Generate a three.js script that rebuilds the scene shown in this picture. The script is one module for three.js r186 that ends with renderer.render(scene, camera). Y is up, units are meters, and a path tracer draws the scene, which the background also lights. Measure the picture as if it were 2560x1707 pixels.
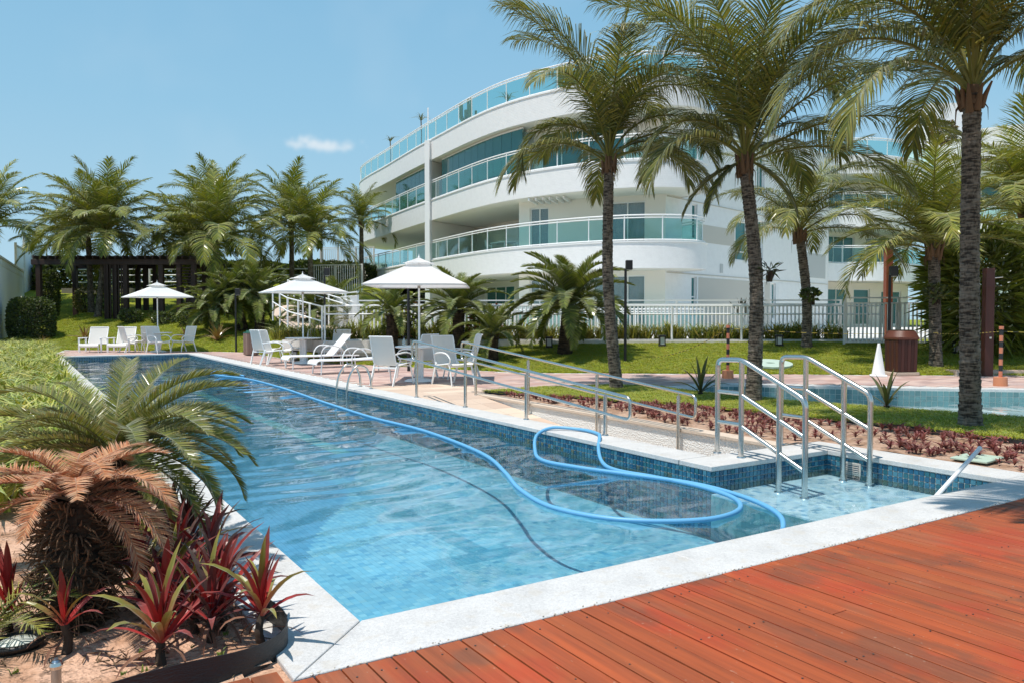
import * as THREE from 'three';
import { mergeGeometries } from 'three/addons/utils/BufferGeometryUtils.js';
import { RoundedBoxGeometry } from 'three/addons/geometries/RoundedBoxGeometry.js';

// ---------------------------------------------------------------- camera, sky, sun, exposure
const scene = new THREE.Scene();
const YAW = 32.327 * Math.PI / 180, CY = Math.cos(YAW), SY = Math.sin(YAW);
const camera = new THREE.PerspectiveCamera(47.06, 1024 / 682, 0.05, 900);
camera.position.set(0, 1.35, 0);
camera.rotation.order = 'YXZ';
camera.rotation.y = -YAW;
camera.rotation.x = -1.8556 * Math.PI / 180;
scene.add(camera);

const renderer = new THREE.WebGLRenderer({ antialias: true });
renderer.toneMapping = THREE.LinearToneMapping;
renderer.toneMappingExposure = 1.15;
renderer.shadowMap.enabled = true;

// The grounds are laid out on two grids: x/z runs along the pool; (e, n) runs along the long white fence, n metres away from the terrace.
const wx = (e, n) => CY * e + SY * n, wz = (e, n) => SY * e - CY * n;
const W = (e, n, y = 0) => new THREE.Vector3(wx(e, n), y, wz(e, n));

function mulberry(a) { return () => { a |= 0; a = a + 0x6D2B79F5 | 0; let t = Math.imul(a ^ a >>> 15, 1 | a); t = t + Math.imul(t ^ t >>> 7, 61 | t) ^ t; return ((t ^ t >>> 14) >>> 0) / 4294967296; }; }
let R = mulberry(7);
const rr = (a, b) => a + (b - a) * R(), clamp = (x, a, b) => Math.min(b, Math.max(a, x)), lerp = (a, b, t) => a + (b - a) * t;
const sstep = (a, b, x) => { const t = clamp((x - a) / (b - a), 0, 1); return t * t * (3 - 2 * t); };
const D2R = Math.PI / 180;

// periodic value noise
function noiseTable(seed) { const r = mulberry(seed), t = new Float32Array(65536); for (let i = 0; i < 65536; i++) t[i] = r(); return t; }
const NT = noiseTable(99);
function vnoise(x, y, per = 256) {
  const xi = Math.floor(x), yi = Math.floor(y), fx = x - xi, fy = y - yi, u = fx * fx * (3 - 2 * fx), v = fy * fy * (3 - 2 * fy);
  const m = (a) => ((a % per) + per) % per, h = (a, b) => NT[(m(a) + 131 * m(b)) & 65535];
  return lerp(lerp(h(xi, yi), h(xi + 1, yi), u), lerp(h(xi, yi + 1), h(xi + 1, yi + 1), u), v);
}
function fbm(x, y, oct = 4, per = 256) { let s = 0, a = 0.5, n = 0; for (let i = 0; i < oct; i++) { s += a * vnoise(x, y, per); n += a; a *= 0.5; x *= 2; y *= 2; per *= 2; } return s / n; }

{
  const w = 2048, h = 1024, data = new Float32Array(w * h * 4);
  const stops = [[0, [0.50, 0.71, 0.83]], [6, [0.40, 0.645, 0.815]], [14, [0.305, 0.57, 0.785]], [26, [0.22, 0.475, 0.72]], [50, [0.145, 0.36, 0.63]], [90, [0.11, 0.29, 0.56]]];
  const cd = new THREE.Vector3(wx(-0.2365, 1), 0.216, wz(-0.2365, 1)).normalize();
  const ca = Math.atan2(cd.z, cd.x), ce = Math.asin(cd.y);
  for (let j = 0; j < h; j++) {
    const el = ((j + 0.5) / h - 0.5) * 180, e = Math.max(0, el);
    let k = 0; while (k < stops.length - 2 && stops[k + 1][0] < e) k++;
    const t = clamp((e - stops[k][0]) / (stops[k + 1][0] - stops[k][0]), 0, 1);
    const c = [0, 1, 2].map((q) => lerp(stops[k][1][q], stops[k + 1][1][q], t));
    for (let i = 0; i < w; i++) {
      const az = ((i + 0.5) / w - 0.5) * 2 * Math.PI, o = (j * w + i) * 4;
      let f = 0;
      const da = (az - ca) / D2R, de = (el * D2R - ce) / D2R;
      if (Math.abs(da) < 5 && Math.abs(de) < 2) {
        const n = fbm(az * 95 + 7, el * 2.2, 5);
        const body = 1 - Math.pow(Math.abs(da) / 2.5, 2) - Math.pow((de + 0.12 * Math.sin(da * 1.7)) / (de > 0 ? 0.62 : 0.5), 2);
        f = clamp(body * 0.8 + (n - 0.52) * 2.2, 0, 1) * 0.62 * sstep(-1.9, -0.3, body);
      }
      // very thin high haze, the same all round the sky
      f += 0.045 * sstep(0.45, 0.8, fbm(az * 5.0929581789 * 2, e * 0.18, 4, 64)) * sstep(2, 12, e) * sstep(70, 35, e);
      data[o] = lerp(c[0] * 0.88, 0.80, f); data[o + 1] = lerp(c[1] * 0.875, 0.82, f); data[o + 2] = lerp(c[2] * 0.87, 0.83, f); data[o + 3] = 1;
    }
  }
  const sky = new THREE.DataTexture(data, w, h, THREE.RGBAFormat, THREE.FloatType);
  sky.mapping = THREE.EquirectangularReflectionMapping; sky.magFilter = THREE.LinearFilter; sky.needsUpdate = true;
  scene.background = sky; scene.environment = sky;
}
{
  const sun = new THREE.DirectionalLight(new THREE.Color().setRGB(1.0, 0.945, 0.86), 4.2);
  const h = [-0.27, -0.2];
  sun.position.set(wx(...h), 1, wz(...h)).multiplyScalar(60);
  sun.castShadow = true; sun.shadow.radius = 1; sun.shadow.mapSize.set(4096, 4096);
  Object.assign(sun.shadow.camera, { left: -60, right: 60, top: 60, bottom: -60, near: 1, far: 160 });
  sun.target.position.set(wx(0, 22), 0, wz(0, 22)); sun.position.add(sun.target.position);
  scene.add(sun, sun.target);
}

// ---------------------------------------------------------------- helpers
const V3 = (x, y, z) => new THREE.Vector3(x, y, z);
function clean(g) {
  if (g.index) g = g.toNonIndexed();
  for (const k of Object.keys(g.attributes)) if (!['position', 'normal', 'uv', 'color'].includes(k)) g.deleteAttribute(k);
  if (!g.attributes.uv) g.setAttribute('uv', new THREE.BufferAttribute(new Float32Array(g.attributes.position.count * 2), 2));
  if (!g.attributes.normal) g.computeVertexNormals();
  g.groups = []; return g;
}
const join = (...gs) => { gs = gs.flat(9).filter(Boolean).map(clean); return gs.length === 1 ? gs[0] : mergeGeometries(gs, false); };
function at(g, x = 0, y = 0, z = 0, ry = 0, rx = 0, rz = 0) {
  const m = new THREE.Matrix4().compose(V3(x, y, z), new THREE.Quaternion().setFromEuler(new THREE.Euler(rx, ry, rz, 'YXZ')), V3(1, 1, 1));
  g.applyMatrix4(m); return g;
}
const box = (w, h, d, x, y, z, ry, rx, rz) => at(new THREE.BoxGeometry(w, h, d), x, y, z, ry, rx, rz);
const rbox = (w, h, d, r, x, y, z, ry, rx, rz) => at(new RoundedBoxGeometry(w, h, d, 1, r), x, y, z, ry, rx, rz);
const cyl = (r0, r1, h, x, y, z, seg = 16, open = false) => at(new THREE.CylinderGeometry(r1, r0, h, seg, 1, open), x, y + h / 2, z);
// uv in metres from the dominant axis of each face
function metreUV(g, s = 1, ox = 0, oy = 0) {
  g = clean(g); const p = g.attributes.position, n = g.attributes.normal, u = new Float32Array(p.count * 2);
  for (let i = 0; i < p.count; i += 3) {
    const a = V3().fromBufferAttribute(p, i), b = V3().fromBufferAttribute(p, i + 1), c = V3().fromBufferAttribute(p, i + 2);
    const f = b.clone().sub(a).cross(c.clone().sub(a)), ax = Math.abs(f.x), ay = Math.abs(f.y), az = Math.abs(f.z);
    [a, b, c].forEach((q, k) => {
      const uv = ay >= ax && ay >= az ? [q.x, q.z] : ax >= az ? [q.z, q.y] : [q.x, q.y];
      u[(i + k) * 2] = uv[0] * s + ox; u[(i + k) * 2 + 1] = uv[1] * s + oy;
    });
  }
  g.setAttribute('uv', new THREE.BufferAttribute(u, 2)); return g;
}
// polyline with rounded corners
function rounded(pts, r = 0.05, n = 5) {
  const out = [pts[0].clone()];
  for (let i = 1; i < pts.length - 1; i++) {
    const a = pts[i - 1], b = pts[i], c = pts[i + 1], l = Math.min(r, a.distanceTo(b) * 0.49, b.distanceTo(c) * 0.49);
    const p = b.clone().add(a.clone().sub(b).setLength(l)), q = b.clone().add(c.clone().sub(b).setLength(l));
    for (let k = 0; k <= n; k++) { const t = k / n; out.push(p.clone().multiplyScalar((1 - t) * (1 - t)).addScaledVector(b, 2 * t * (1 - t)).addScaledVector(q, t * t)); }
  }
  out.push(pts[pts.length - 1].clone()); return out;
}
// tube along a polyline; r is a number or a function of (index, part of the way)
function tube(pts, r, rs = 8, caps = true, flat = 1) {
  const n = pts.length, pos = [], nor = [], uv = [], idx = [], rad = typeof r === 'function' ? r : () => r;
  let side = null, len = 0;
  for (let i = 0; i < n; i++) {
    const t = pts[Math.min(n - 1, i + 1)].clone().sub(pts[Math.max(0, i - 1)]).normalize();
    if (!side) side = (Math.abs(t.y) > 0.9 ? V3(1, 0, 0) : V3(0, 1, 0)).cross(t).normalize();
    side.addScaledVector(t, -side.dot(t)).normalize();
    const up = t.clone().cross(side), q = rad(i, i / (n - 1));
    if (i) len += pts[i].distanceTo(pts[i - 1]);
    for (let k = 0; k <= rs; k++) {
      const a = k / rs * 2 * Math.PI, d = side.clone().multiplyScalar(Math.cos(a)).addScaledVector(up, Math.sin(a));
      const e = side.clone().multiplyScalar(Math.cos(a)).addScaledVector(up, Math.sin(a) * flat);
      pos.push(pts[i].x + e.x * q, pts[i].y + e.y * q, pts[i].z + e.z * q); nor.push(d.x, d.y, d.z); uv.push(k / rs, len);
      if (i < n - 1 && k < rs) { const o = i * (rs + 1) + k; idx.push(o, o + 1, o + rs + 1, o + 1, o + rs + 2, o + rs + 1); }
    }
  }
  if (caps) for (const e of [0, n - 1]) {
    const t = pts[e].clone().sub(pts[e ? e - 1 : 1]).normalize(), c = pos.length / 3;
    pos.push(pts[e].x, pts[e].y, pts[e].z); nor.push(t.x, t.y, t.z); uv.push(0, 0);
    for (let k = 0; k <= rs; k++) { const o = (e * (rs + 1) + k) * 3; pos.push(pos[o], pos[o + 1], pos[o + 2]); nor.push(t.x, t.y, t.z); uv.push(0, 0); }
    for (let k = 1; k <= rs; k++) e ? idx.push(c, c + k, c + k + 1) : idx.push(c, c + k + 1, c + k);
  }
  const g = new THREE.BufferGeometry();
  g.setAttribute('position', new THREE.Float32BufferAttribute(pos, 3)); g.setAttribute('normal', new THREE.Float32BufferAttribute(nor, 3)); g.setAttribute('uv', new THREE.Float32BufferAttribute(uv, 2)); g.setIndex(idx);
  return g;
}
const bar = (a, b, r, rs = 8) => tube([a, b], r, rs);
// a level prism over a plan outline [[x, z], ...] with holes
function prism(pts, y0, y1, holes = [], bevel = 0) {
  const s = new THREE.Shape(pts.map(([x, z]) => new THREE.Vector2(x, -z)));
  for (const h of holes) s.holes.push(new THREE.Path(h.map(([x, z]) => new THREE.Vector2(x, -z))));
  const g = new THREE.ExtrudeGeometry(s, { depth: y1 - y0 - bevel * 2, bevelEnabled: bevel > 0, bevelSize: bevel, bevelThickness: bevel, bevelOffset: -bevel, bevelSegments: 1 });
  g.rotateX(-Math.PI / 2); g.translate(0, y0 + bevel, 0); return metreUV(g);
}
// a wall of thickness th (to the left of the walk along the plan line) from y0 to y1; both may be functions of the part of the way
function wallStrip(pts, y0, y1, th, closed = false) {
  const n = pts.length, pos = [], uv = [], idx = [], f0 = typeof y0 === 'function' ? y0 : () => y0, f1 = typeof y1 === 'function' ? y1 : () => y1;
  const inn = pts.map((p, i) => {
    const a = pts[Math.max(0, i - 1)], b = pts[Math.min(n - 1, i + 1)], dx = b[0] - a[0], dz = b[1] - a[1], l = Math.hypot(dx, dz);
    return [p[0] + dz / l * th, p[1] - dx / l * th];
  });
  const strip = (P, Q, ya, yb) => {
    let len = 0; const o = pos.length / 3;
    for (let i = 0; i < n; i++) {
      if (i) len += Math.hypot(P[i][0] - P[i - 1][0], P[i][1] - P[i - 1][1]);
      const t = i / (n - 1);
      pos.push(P[i][0], ya(t), P[i][1], Q[i][0], yb(t), Q[i][1]); uv.push(len, ya(t), len, yb(t) + (P === Q ? 0 : th));
      if (i) { const k = o + i * 2; idx.push(k - 2, k, k - 1, k, k + 1, k - 1); }
    }
  };
  strip(pts, pts, f0, f1); strip(pts, inn, f1, f1); strip(inn, inn, f1, f0); strip(inn, pts, f0, f0);
  for (const e of [0, n - 1]) {
    const o = pos.length / 3, t = e / (n - 1), a = pts[e], b = inn[e];
    pos.push(a[0], f0(t), a[1], b[0], f0(t), b[1], b[0], f1(t), b[1], a[0], f1(t), a[1]); uv.push(0, f0(t), th, f0(t), th, f1(t), 0, f1(t));
    e ? idx.push(o, o + 1, o + 2, o, o + 2, o + 3) : idx.push(o, o + 2, o + 1, o, o + 3, o + 2);
  }
  const g = new THREE.BufferGeometry();
  g.setAttribute('position', new THREE.Float32BufferAttribute(pos, 3)); g.setAttribute('uv', new THREE.Float32BufferAttribute(uv, 2)); g.setIndex(idx); g.computeVertexNormals();
  return g;
}
const curve2 = (pts, n, closed = false) => { const c = new THREE.CatmullRomCurve3(pts.map(([x, z]) => V3(x, 0, z)), closed, 'centripetal'); return c.getSpacedPoints(n).map((p) => [p.x, p.z]); };

// naming
const used = new Map();
function numbered(n) { const k = used.get(n) || 0; used.set(n, k + 1); return k ? n + '_' + String(k).padStart(3, '0') : n; }
const shade = (o) => { o.castShadow = true; o.receiveShadow = true; return o; };
function tag(o, label, category, group) { o.userData.label = label; o.userData.category = category; if (group) o.userData.group = group; return o; }
function thing(name, label, category, pos = V3(0, 0, 0), turn = 0, group) {
  const o = new THREE.Group(); o.name = numbered(name); o.position.copy(pos); o.rotation.y = turn; scene.add(o); return tag(o, label, category, group);
}
function part(name, geo, mat, parent, label) {
  const m = shade(new THREE.Mesh(Array.isArray(geo) ? join(geo) : geo, mat)); m.name = name; parent.add(m); if (label) m.userData.label = label; return m;
}
function solo(name, geo, mat, label, category, pos, turn = 0, group) {
  const m = shade(new THREE.Mesh(Array.isArray(geo) ? join(geo) : geo, mat)); m.name = numbered(name); if (pos) m.position.copy(pos); m.rotation.y = turn; scene.add(m); return tag(m, label, category, group);
}
function struct(name, geo, mat, parent = scene) {
  const m = geo ? shade(new THREE.Mesh(Array.isArray(geo) ? join(geo) : geo, mat)) : new THREE.Group(); m.name = parent === scene ? numbered(name) : name; parent.add(m); if (parent === scene) m.userData.kind = 'structure'; return m;
}
function stuff(o, name, label, category, parent = scene) {
  shade(o); o.name = parent === scene ? numbered(name) : name; o.userData.kind = 'stuff'; if (label) o.userData.label = label; if (category) o.userData.category = category; parent.add(o); return o;
}
function copyOf(root, pos, turn, label, group) {
  const r = root.clone(); r.name = numbered(root.name.replace(/_\d{3}$/, '')); r.userData = { ...root.userData }; r.position.copy(pos); r.rotation.y = turn; scene.add(r);
  if (label) r.userData.label = label; if (group) r.userData.group = group; return r;
}

// ---------------------------------------------------------------- materials
function tex(w, h, fn, srgb = false) {
  const d = new Uint8Array(w * h * 4);
  for (let j = 0; j < h; j++) for (let i = 0; i < w; i++) { const c = fn(i / w, j / h, i, j), o = (j * w + i) * 4; for (let k = 0; k < 3; k++) d[o + k] = clamp(typeof c === 'number' ? c : c[k], 0, 1) * 255; d[o + 3] = 255; }
  const t = new THREE.DataTexture(d, w, h); t.wrapS = t.wrapT = THREE.RepeatWrapping; t.magFilter = THREE.LinearFilter; t.minFilter = THREE.LinearMipmapLinearFilter; t.generateMipmaps = true; if (srgb) t.colorSpace = THREE.SRGBColorSpace; t.needsUpdate = true; return t;
}
const toS = (x) => x <= 0.0031308 ? x * 12.92 : 1.055 * Math.pow(x, 1 / 2.4) - 0.055;
const lin = (r, g, b) => [toS(r), toS(g), toS(b)];
const rep = (t, x, y = x) => { const c = t.clone(); c.repeat.set(x, y); c.needsUpdate = true; return c; };
const mat = (r, g, b, o = {}) => new THREE.MeshStandardMaterial({ color: new THREE.Color().setRGB(r, g, b), roughness: 0.7, side: THREE.DoubleSide, ...o });
const phys = (r, g, b, o = {}) => new THREE.MeshPhysicalMaterial({ color: new THREE.Color().setRGB(r, g, b), roughness: 0.6, side: THREE.DoubleSide, ...o });
const mix3 = (a, b, t) => [lerp(a[0], b[0], t), lerp(a[1], b[1], t), lerp(a[2], b[2], t)];

const T = {};
T.granite = tex(1024, 1024, (u, v) => {
  const a = fbm(u * 256, v * 256, 2, 256), b = fbm(u * 90, v * 90, 3, 90), c = fbm(u * 6, v * 6, 4, 6), d = fbm(u * 14 + 3, v * 14, 4, 14);
  let k = 0.57 + (a - 0.5) * 0.24 + (b - 0.5) * 0.14 + (c - 0.5) * 0.14; if (a > 0.76) k -= 0.1;
  const s = sstep(0.6, 0.78, d) * 0.35;
  return lin(...mix3([k, k * 0.975, k * 0.95], [0.52, 0.46, 0.38], s));
}, true);
T.graniteB = tex(512, 512, (u, v) => fbm(u * 128, v * 128, 3, 128));
T.wood = tex(2048, 1024, (u, v) => {  // u across the boards, v along them
  const g = fbm(u * 220, v * 9, 4, 220), w = fbm(u * 60, v * 3, 3, 60);
  const st = fbm(u * 9 + 3, v * 7 + 1, 5, 256), st2 = fbm(u * 17 + 9, v * 11, 4, 256), sp = fbm(u * 150, v * 130, 2, 256);
  let c = mix3([0.38, 0.08, 0.02], [0.30, 0.068, 0.02], sstep(0.35, 0.7, w));
  c = mix3(c, [0.40, 0.045, 0.014], sstep(0.5, 0.72, st) * 0.55);
  c = mix3(c, [0.19, 0.062, 0.028], sstep(0.52, 0.72, st2) * 0.75);
  c = mix3(c, [0.32, 0.105, 0.045], sstep(0.6, 0.8, fbm(u * 23 + 5, v * 6 + 8, 4, 256)) * 0.55);
  const k = 0.78 + 0.44 * g; c = [c[0] * k, c[1] * k, c[2] * k];
  if (sp > 0.9) c = mix3(c, [0.45, 0.3, 0.22], 0.4);
  return lin(...c);
}, true);
T.woodB = tex(1024, 512, (u, v) => fbm(u * 220, v * 9, 4, 220) * 0.8 + fbm(u * 40, v * 20, 3, 40) * 0.2);
T.trunk = tex(512, 1024, (u, v) => {
  const a = fbm(u * 10, v * 120, 4, 40), b = fbm(u * 48, v * 48, 3, 48), c = fbm(u * 5, v * 12, 3, 5);
  let k = mix3([0.03, 0.022, 0.016], [0.21, 0.168, 0.128], sstep(0.3, 0.72, a * 0.7 + b * 0.3));
  k = mix3(k, [0.29, 0.25, 0.205], sstep(0.58, 0.75, c) * 0.45); return lin(...k);
}, true);
T.trunkB = tex(512, 1024, (u, v) => fbm(u * 10, v * 120, 4, 40) * 0.7 + fbm(u * 48, v * 48, 3, 48) * 0.3);
T.soil = tex(1024, 1024, (u, v) => {
  const a = fbm(u * 12, v * 12, 5, 12), b = fbm(u * 150, v * 150, 2, 150), c = fbm(u * 40, v * 40, 3, 40);
  let k = mix3([0.44, 0.245, 0.15], [0.62, 0.385, 0.265], sstep(0.3, 0.7, a)); k = mix3(k, [0.16, 0.095, 0.06], sstep(0.62, 0.8, c) * 0.7);
  const q = 0.8 + 0.4 * b; return lin(k[0] * q, k[1] * q, k[2] * q);
}, true);
T.soilB = tex(1024, 1024, (u, v) => fbm(u * 14, v * 14, 6, 14) * 0.7 + fbm(u * 90, v * 90, 3, 90) * 0.3);
T.lawn = tex(1024, 1024, (u, v) => {
  const a = fbm(u * 8, v * 8, 4, 8), b = fbm(u * 200, v * 200, 2, 200), c = fbm(u * 40, v * 40, 3, 40);
  let k = mix3([0.21, 0.255, 0.008], [0.31, 0.34, 0.012], sstep(0.3, 0.7, a)); k = mix3(k, [0.25, 0.235, 0.04], sstep(0.6, 0.8, c) * 0.5);
  const q = 0.6 + 0.8 * b; return lin(k[0] * q, k[1] * q, k[2] * q);
}, true);
T.lawnB = tex(512, 512, (u, v) => fbm(u * 120, v * 120, 3, 120));
const waves = (() => { const r = mulberry(321), out = []; for (let i = 0; i < 34; i++) { const k = 3 + 15 * Math.pow(r(), 1.5), a = (r() - 0.5) * 2.2 + 0.9, x = Math.round(k * Math.cos(a)), y = Math.round(k * Math.sin(a)); out.push([x, y, r() * 6.283, 1 / Math.pow(Math.hypot(x, y) + 1, 1.15)]); } const n = Math.sqrt(out.reduce((q, w) => q + w[3] * w[3] / 2, 0)); return out.map((w) => [w[0], w[1], w[2], w[3] / n]); })();
T.water = tex(1024, 1024, (u, v) => { let h = 0; const wu = u + 0.012 * Math.sin(2 * Math.PI * (2 * v + u)), wv = v + 0.012 * Math.sin(2 * Math.PI * (u * 3 - v)); for (const w of waves) h += w[3] * Math.sin(2 * Math.PI * (w[0] * wu + w[1] * wv) + w[2]); return 0.5 + h * 0.16; });
T.facade = tex(512, 512, (u, v) => { const r = (v * 26) % 1, c = (u * 9 + (Math.floor(v * 26) % 2) * 0.5) % 1; return (r < 0.13 || c < 0.03 ? 0.25 : 0.9) + 0.1 * fbm(u * 60, v * 60, 2, 60); });
T.facadeC = tex(512, 512, (u, v) => { const k = 0.93 + 0.07 * fbm(u * 8, v * 8, 4, 8) + 0.04 * (fbm(u * 52, v * 26, 1, 256) - 0.5); return lin(k * 0.86, k * 0.855, k * 0.845); }, true);
T.sling = tex(256, 256, (u, v) => 0.5 + 0.5 * Math.sin(u * 2 * Math.PI * 64) * Math.sin(v * 2 * Math.PI * 64));
T.fine = tex(512, 512, (u, v) => fbm(u * 64, v * 64, 4, 64));
T.plank = tex(512, 1024, (u, v) => { const k = 0.75 + 0.5 * fbm(u * 80, v * 6, 4, 80); return lin(k * 0.8, k * 0.8, k * 0.8); }, true);

const MAT = {
  granite: mat(1, 1, 1, { map: T.granite, roughness: 0.75, bumpMap: rep(T.graniteB, 3), bumpScale: 0.0012 }),
  deck: mat(1, 1, 1, { map: rep(T.wood, 1 / 3.6, 1 / 3.2), roughness: 0.62, bumpMap: rep(T.woodB, 1 / 1.8, 1 / 1.6), bumpScale: 0.0018 }),
  joist: mat(0.05, 0.025, 0.015), screw: mat(0.12, 0.1, 0.09, { roughness: 0.5, metalness: 0.6 }), grit: mat(0.55, 0.5, 0.42),
  steel: mat(0.70, 0.665, 0.62, { metalness: 1, roughness: 0.27 }),
  steelDull: mat(0.45, 0.45, 0.45, { metalness: 1, roughness: 0.4 }),
  whitePaint: mat(0.84, 0.84, 0.835, { roughness: 0.45 }), whiteMetal: mat(0.82, 0.82, 0.81, { roughness: 0.35 }),
  wallPaint: mat(0.88, 0.91, 0.95, { roughness: 0.5 }),
  sling: phys(0.78, 0.75, 0.71, { roughness: 0.95, transmission: 0.22, bumpMap: rep(T.sling, 2), bumpScale: 0.001 }),
  canopy: phys(0.86, 0.85, 0.84, { roughness: 0.97, transmission: 0.42, bumpMap: rep(T.fine, 2), bumpScale: 0.003 }),
  facade: mat(1, 1, 1, { map: T.facadeC, roughness: 0.5, bumpMap: rep(T.facade, 0.6), bumpScale: 0.006 }),
  plaster: mat(0.85, 0.81, 0.74, { roughness: 0.85, bumpMap: T.fine, bumpScale: 0.004 }),
  beige: mat(0.56, 0.53, 0.47, { roughness: 0.8, bumpMap: rep(T.facade, 0.6), bumpScale: 0.004 }),
  grey: mat(0.50, 0.51, 0.50, { roughness: 0.8 }),
  glass: phys(0.74, 0.915, 0.90, { transmission: 1, thickness: 0, roughness: 0.03, ior: 1.5 }),
  glassDark: phys(0.10, 0.36, 0.36, { transmission: 0.55, thickness: 0, roughness: 0.05, ior: 1.5 }),
  windowGlass: phys(0.62, 0.72, 0.74, { transmission: 0.75, thickness: 0, roughness: 0.03, ior: 1.5 }),
  curtain: phys(0.72, 0.74, 0.76, { roughness: 0.98, transmission: 0.3 }),
  interior: mat(0.62, 0.59, 0.54), door: mat(0.06, 0.06, 0.06, { roughness: 0.5 }),
  black: mat(0.012, 0.012, 0.013, { roughness: 0.45 }), blackPlastic: mat(0.02, 0.022, 0.024, { roughness: 0.5, bumpMap: rep(T.fine, 1, 4), bumpScale: 0.002 }),
  hose: mat(0.14, 0.40, 0.66, { roughness: 0.45 }), trunk: mat(1, 1, 1, { map: T.trunk, roughness: 0.9, bumpMap: T.trunkB, bumpScale: 0.02 }),
  cycTrunk: mat(0.34, 0.27, 0.2, { map: T.trunk, roughness: 0.95, bumpMap: T.trunkB, bumpScale: 0.03 }), fibre: mat(0.15, 0.085, 0.045, { roughness: 0.95 }), fibreDark: mat(0.05, 0.035, 0.025, { roughness: 0.95 }),
  dryLeaf: phys(0.85, 0.85, 0.85, { vertexColors: true, roughness: 0.95, transmission: 0.18 }), bedSand: mat(0.80, 0.86, 0.9, { map: rep(T.soil, 0.7), roughness: 0.97, bumpMap: rep(T.soilB, 0.7), bumpScale: 0.05 }),
  leaf: phys(0.7, 0.72, 0.55, { vertexColors: true, roughness: 0.9, transmission: 0.34, clearcoat: 0.32, clearcoatRoughness: 0.2 }), redLeaf: phys(1, 1, 1, { vertexColors: true, roughness: 0.9, transmission: 0.3, clearcoat: 0.25, clearcoatRoughness: 0.25 }), grass: phys(1, 1, 0.85, { vertexColors: true, roughness: 0.92, transmission: 0.35 }),
  soil: mat(1, 1, 1, { map: rep(T.soil, 0.7), roughness: 0.97, bumpMap: rep(T.soilB, 0.7), bumpScale: 0.05 }),
  lawn: mat(1, 1, 1, { map: rep(T.lawn, 0.28), roughness: 0.95, bumpMap: rep(T.lawnB, 1.1), bumpScale: 0.03 }),
  mound: mat(0.21, 0.135, 0.075, { roughness: 0.95 }),
  pergola: mat(0.045, 0.02, 0.014, { map: T.plank, roughness: 0.6 }), redPost: mat(0.085, 0.02, 0.012, { roughness: 0.45, map: T.plank }), orangePost: mat(0.33, 0.085, 0.035, { roughness: 0.5, map: T.plank }),
  forecourt: mat(0.66, 0.645, 0.62, { roughness: 0.85 }),
  stone: mat(0.62, 0.5, 0.4, { roughness: 0.85, bumpMap: T.fine, bumpScale: 0.004 }), rampFloor: mat(0.55, 0.42, 0.34, { roughness: 0.85 }),
  ramp: mat(0.82, 0.81, 0.78, { roughness: 0.9, bumpMap: rep(T.fine, 1.2), bumpScale: 0.02 }), kerb: mat(0.66, 0.62, 0.57, { roughness: 0.85, bumpMap: T.fine, bumpScale: 0.004 }),
  floorGrout: mat(0.21, 0.45, 0.53, { roughness: 0.8 }), grout: mat(0.60, 0.62, 0.59, { roughness: 0.8 }), tile: mat(1, 1, 1, { roughness: 0.12 }),
  water: phys(0.77, 0.92, 0.965, { transmission: 1, thickness: 0, roughness: 0.0, ior: 1.33, bumpMap: T.water, bumpScale: 0.045 }),
};
const deckMats = [[1, 1, 1], [0.93, 0.95, 0.97], [1.05, 1.0, 0.97], [0.97, 1.05, 1.07], [0.88, 0.87, 0.88], [1.03, 0.95, 0.92]].map((c) => { const m = MAT.deck.clone(); m.color.setRGB(...c); return m; });
const paverMats = [[0.50, 0.335, 0.285], [0.44, 0.275, 0.235], [0.56, 0.40, 0.34], [0.48, 0.345, 0.31], [0.40, 0.27, 0.24]].map((c) => mat(...c, { roughness: 0.85, bumpMap: T.fine, bumpScale: 0.003 }));
const slabMats = [[0.60, 0.46, 0.36], [0.66, 0.53, 0.42], [0.55, 0.41, 0.32]].map((c) => mat(...c, { roughness: 0.85, bumpMap: T.fine, bumpScale: 0.003 }));
// ---------------------------------------------------------------- ground and lawn
const EDGE = [[-60, 33], [-18.3, 31.5], [-10.1, 29.6], [-6.2, 23.3], [-2, 20.4], [0.25, 18.8], [5.35, 18.4], [11.6, 17.85], [40, 15.5]];
function edgeN(e) { let k = 0; while (k < EDGE.length - 2 && EDGE[k + 1][0] < e) k++; return lerp(EDGE[k][1], EDGE[k + 1][1], clamp((e - EDGE[k][0]) / (EDGE[k + 1][0] - EDGE[k][0]), 0, 1)); }
function lawnY(e, n) {
  const t = Math.max(0, n - edgeN(e)), left = sstep(-3.5, -9.5, e);
  const right = Math.min(0.145 * t, 0.62), l = (Math.min(0.2 * t, 1.45) + 0.17 * Math.max(0, Math.min(t - 8, 14))) * Math.max(sstep(-23.3, -21.2, e), sstep(39, 45, n));
  return lerp(right, l, left) + 0.03 * (fbm(e * 0.7 + 40, n * 0.7, 3) - 0.5) * Math.min(1, t);
}
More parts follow.
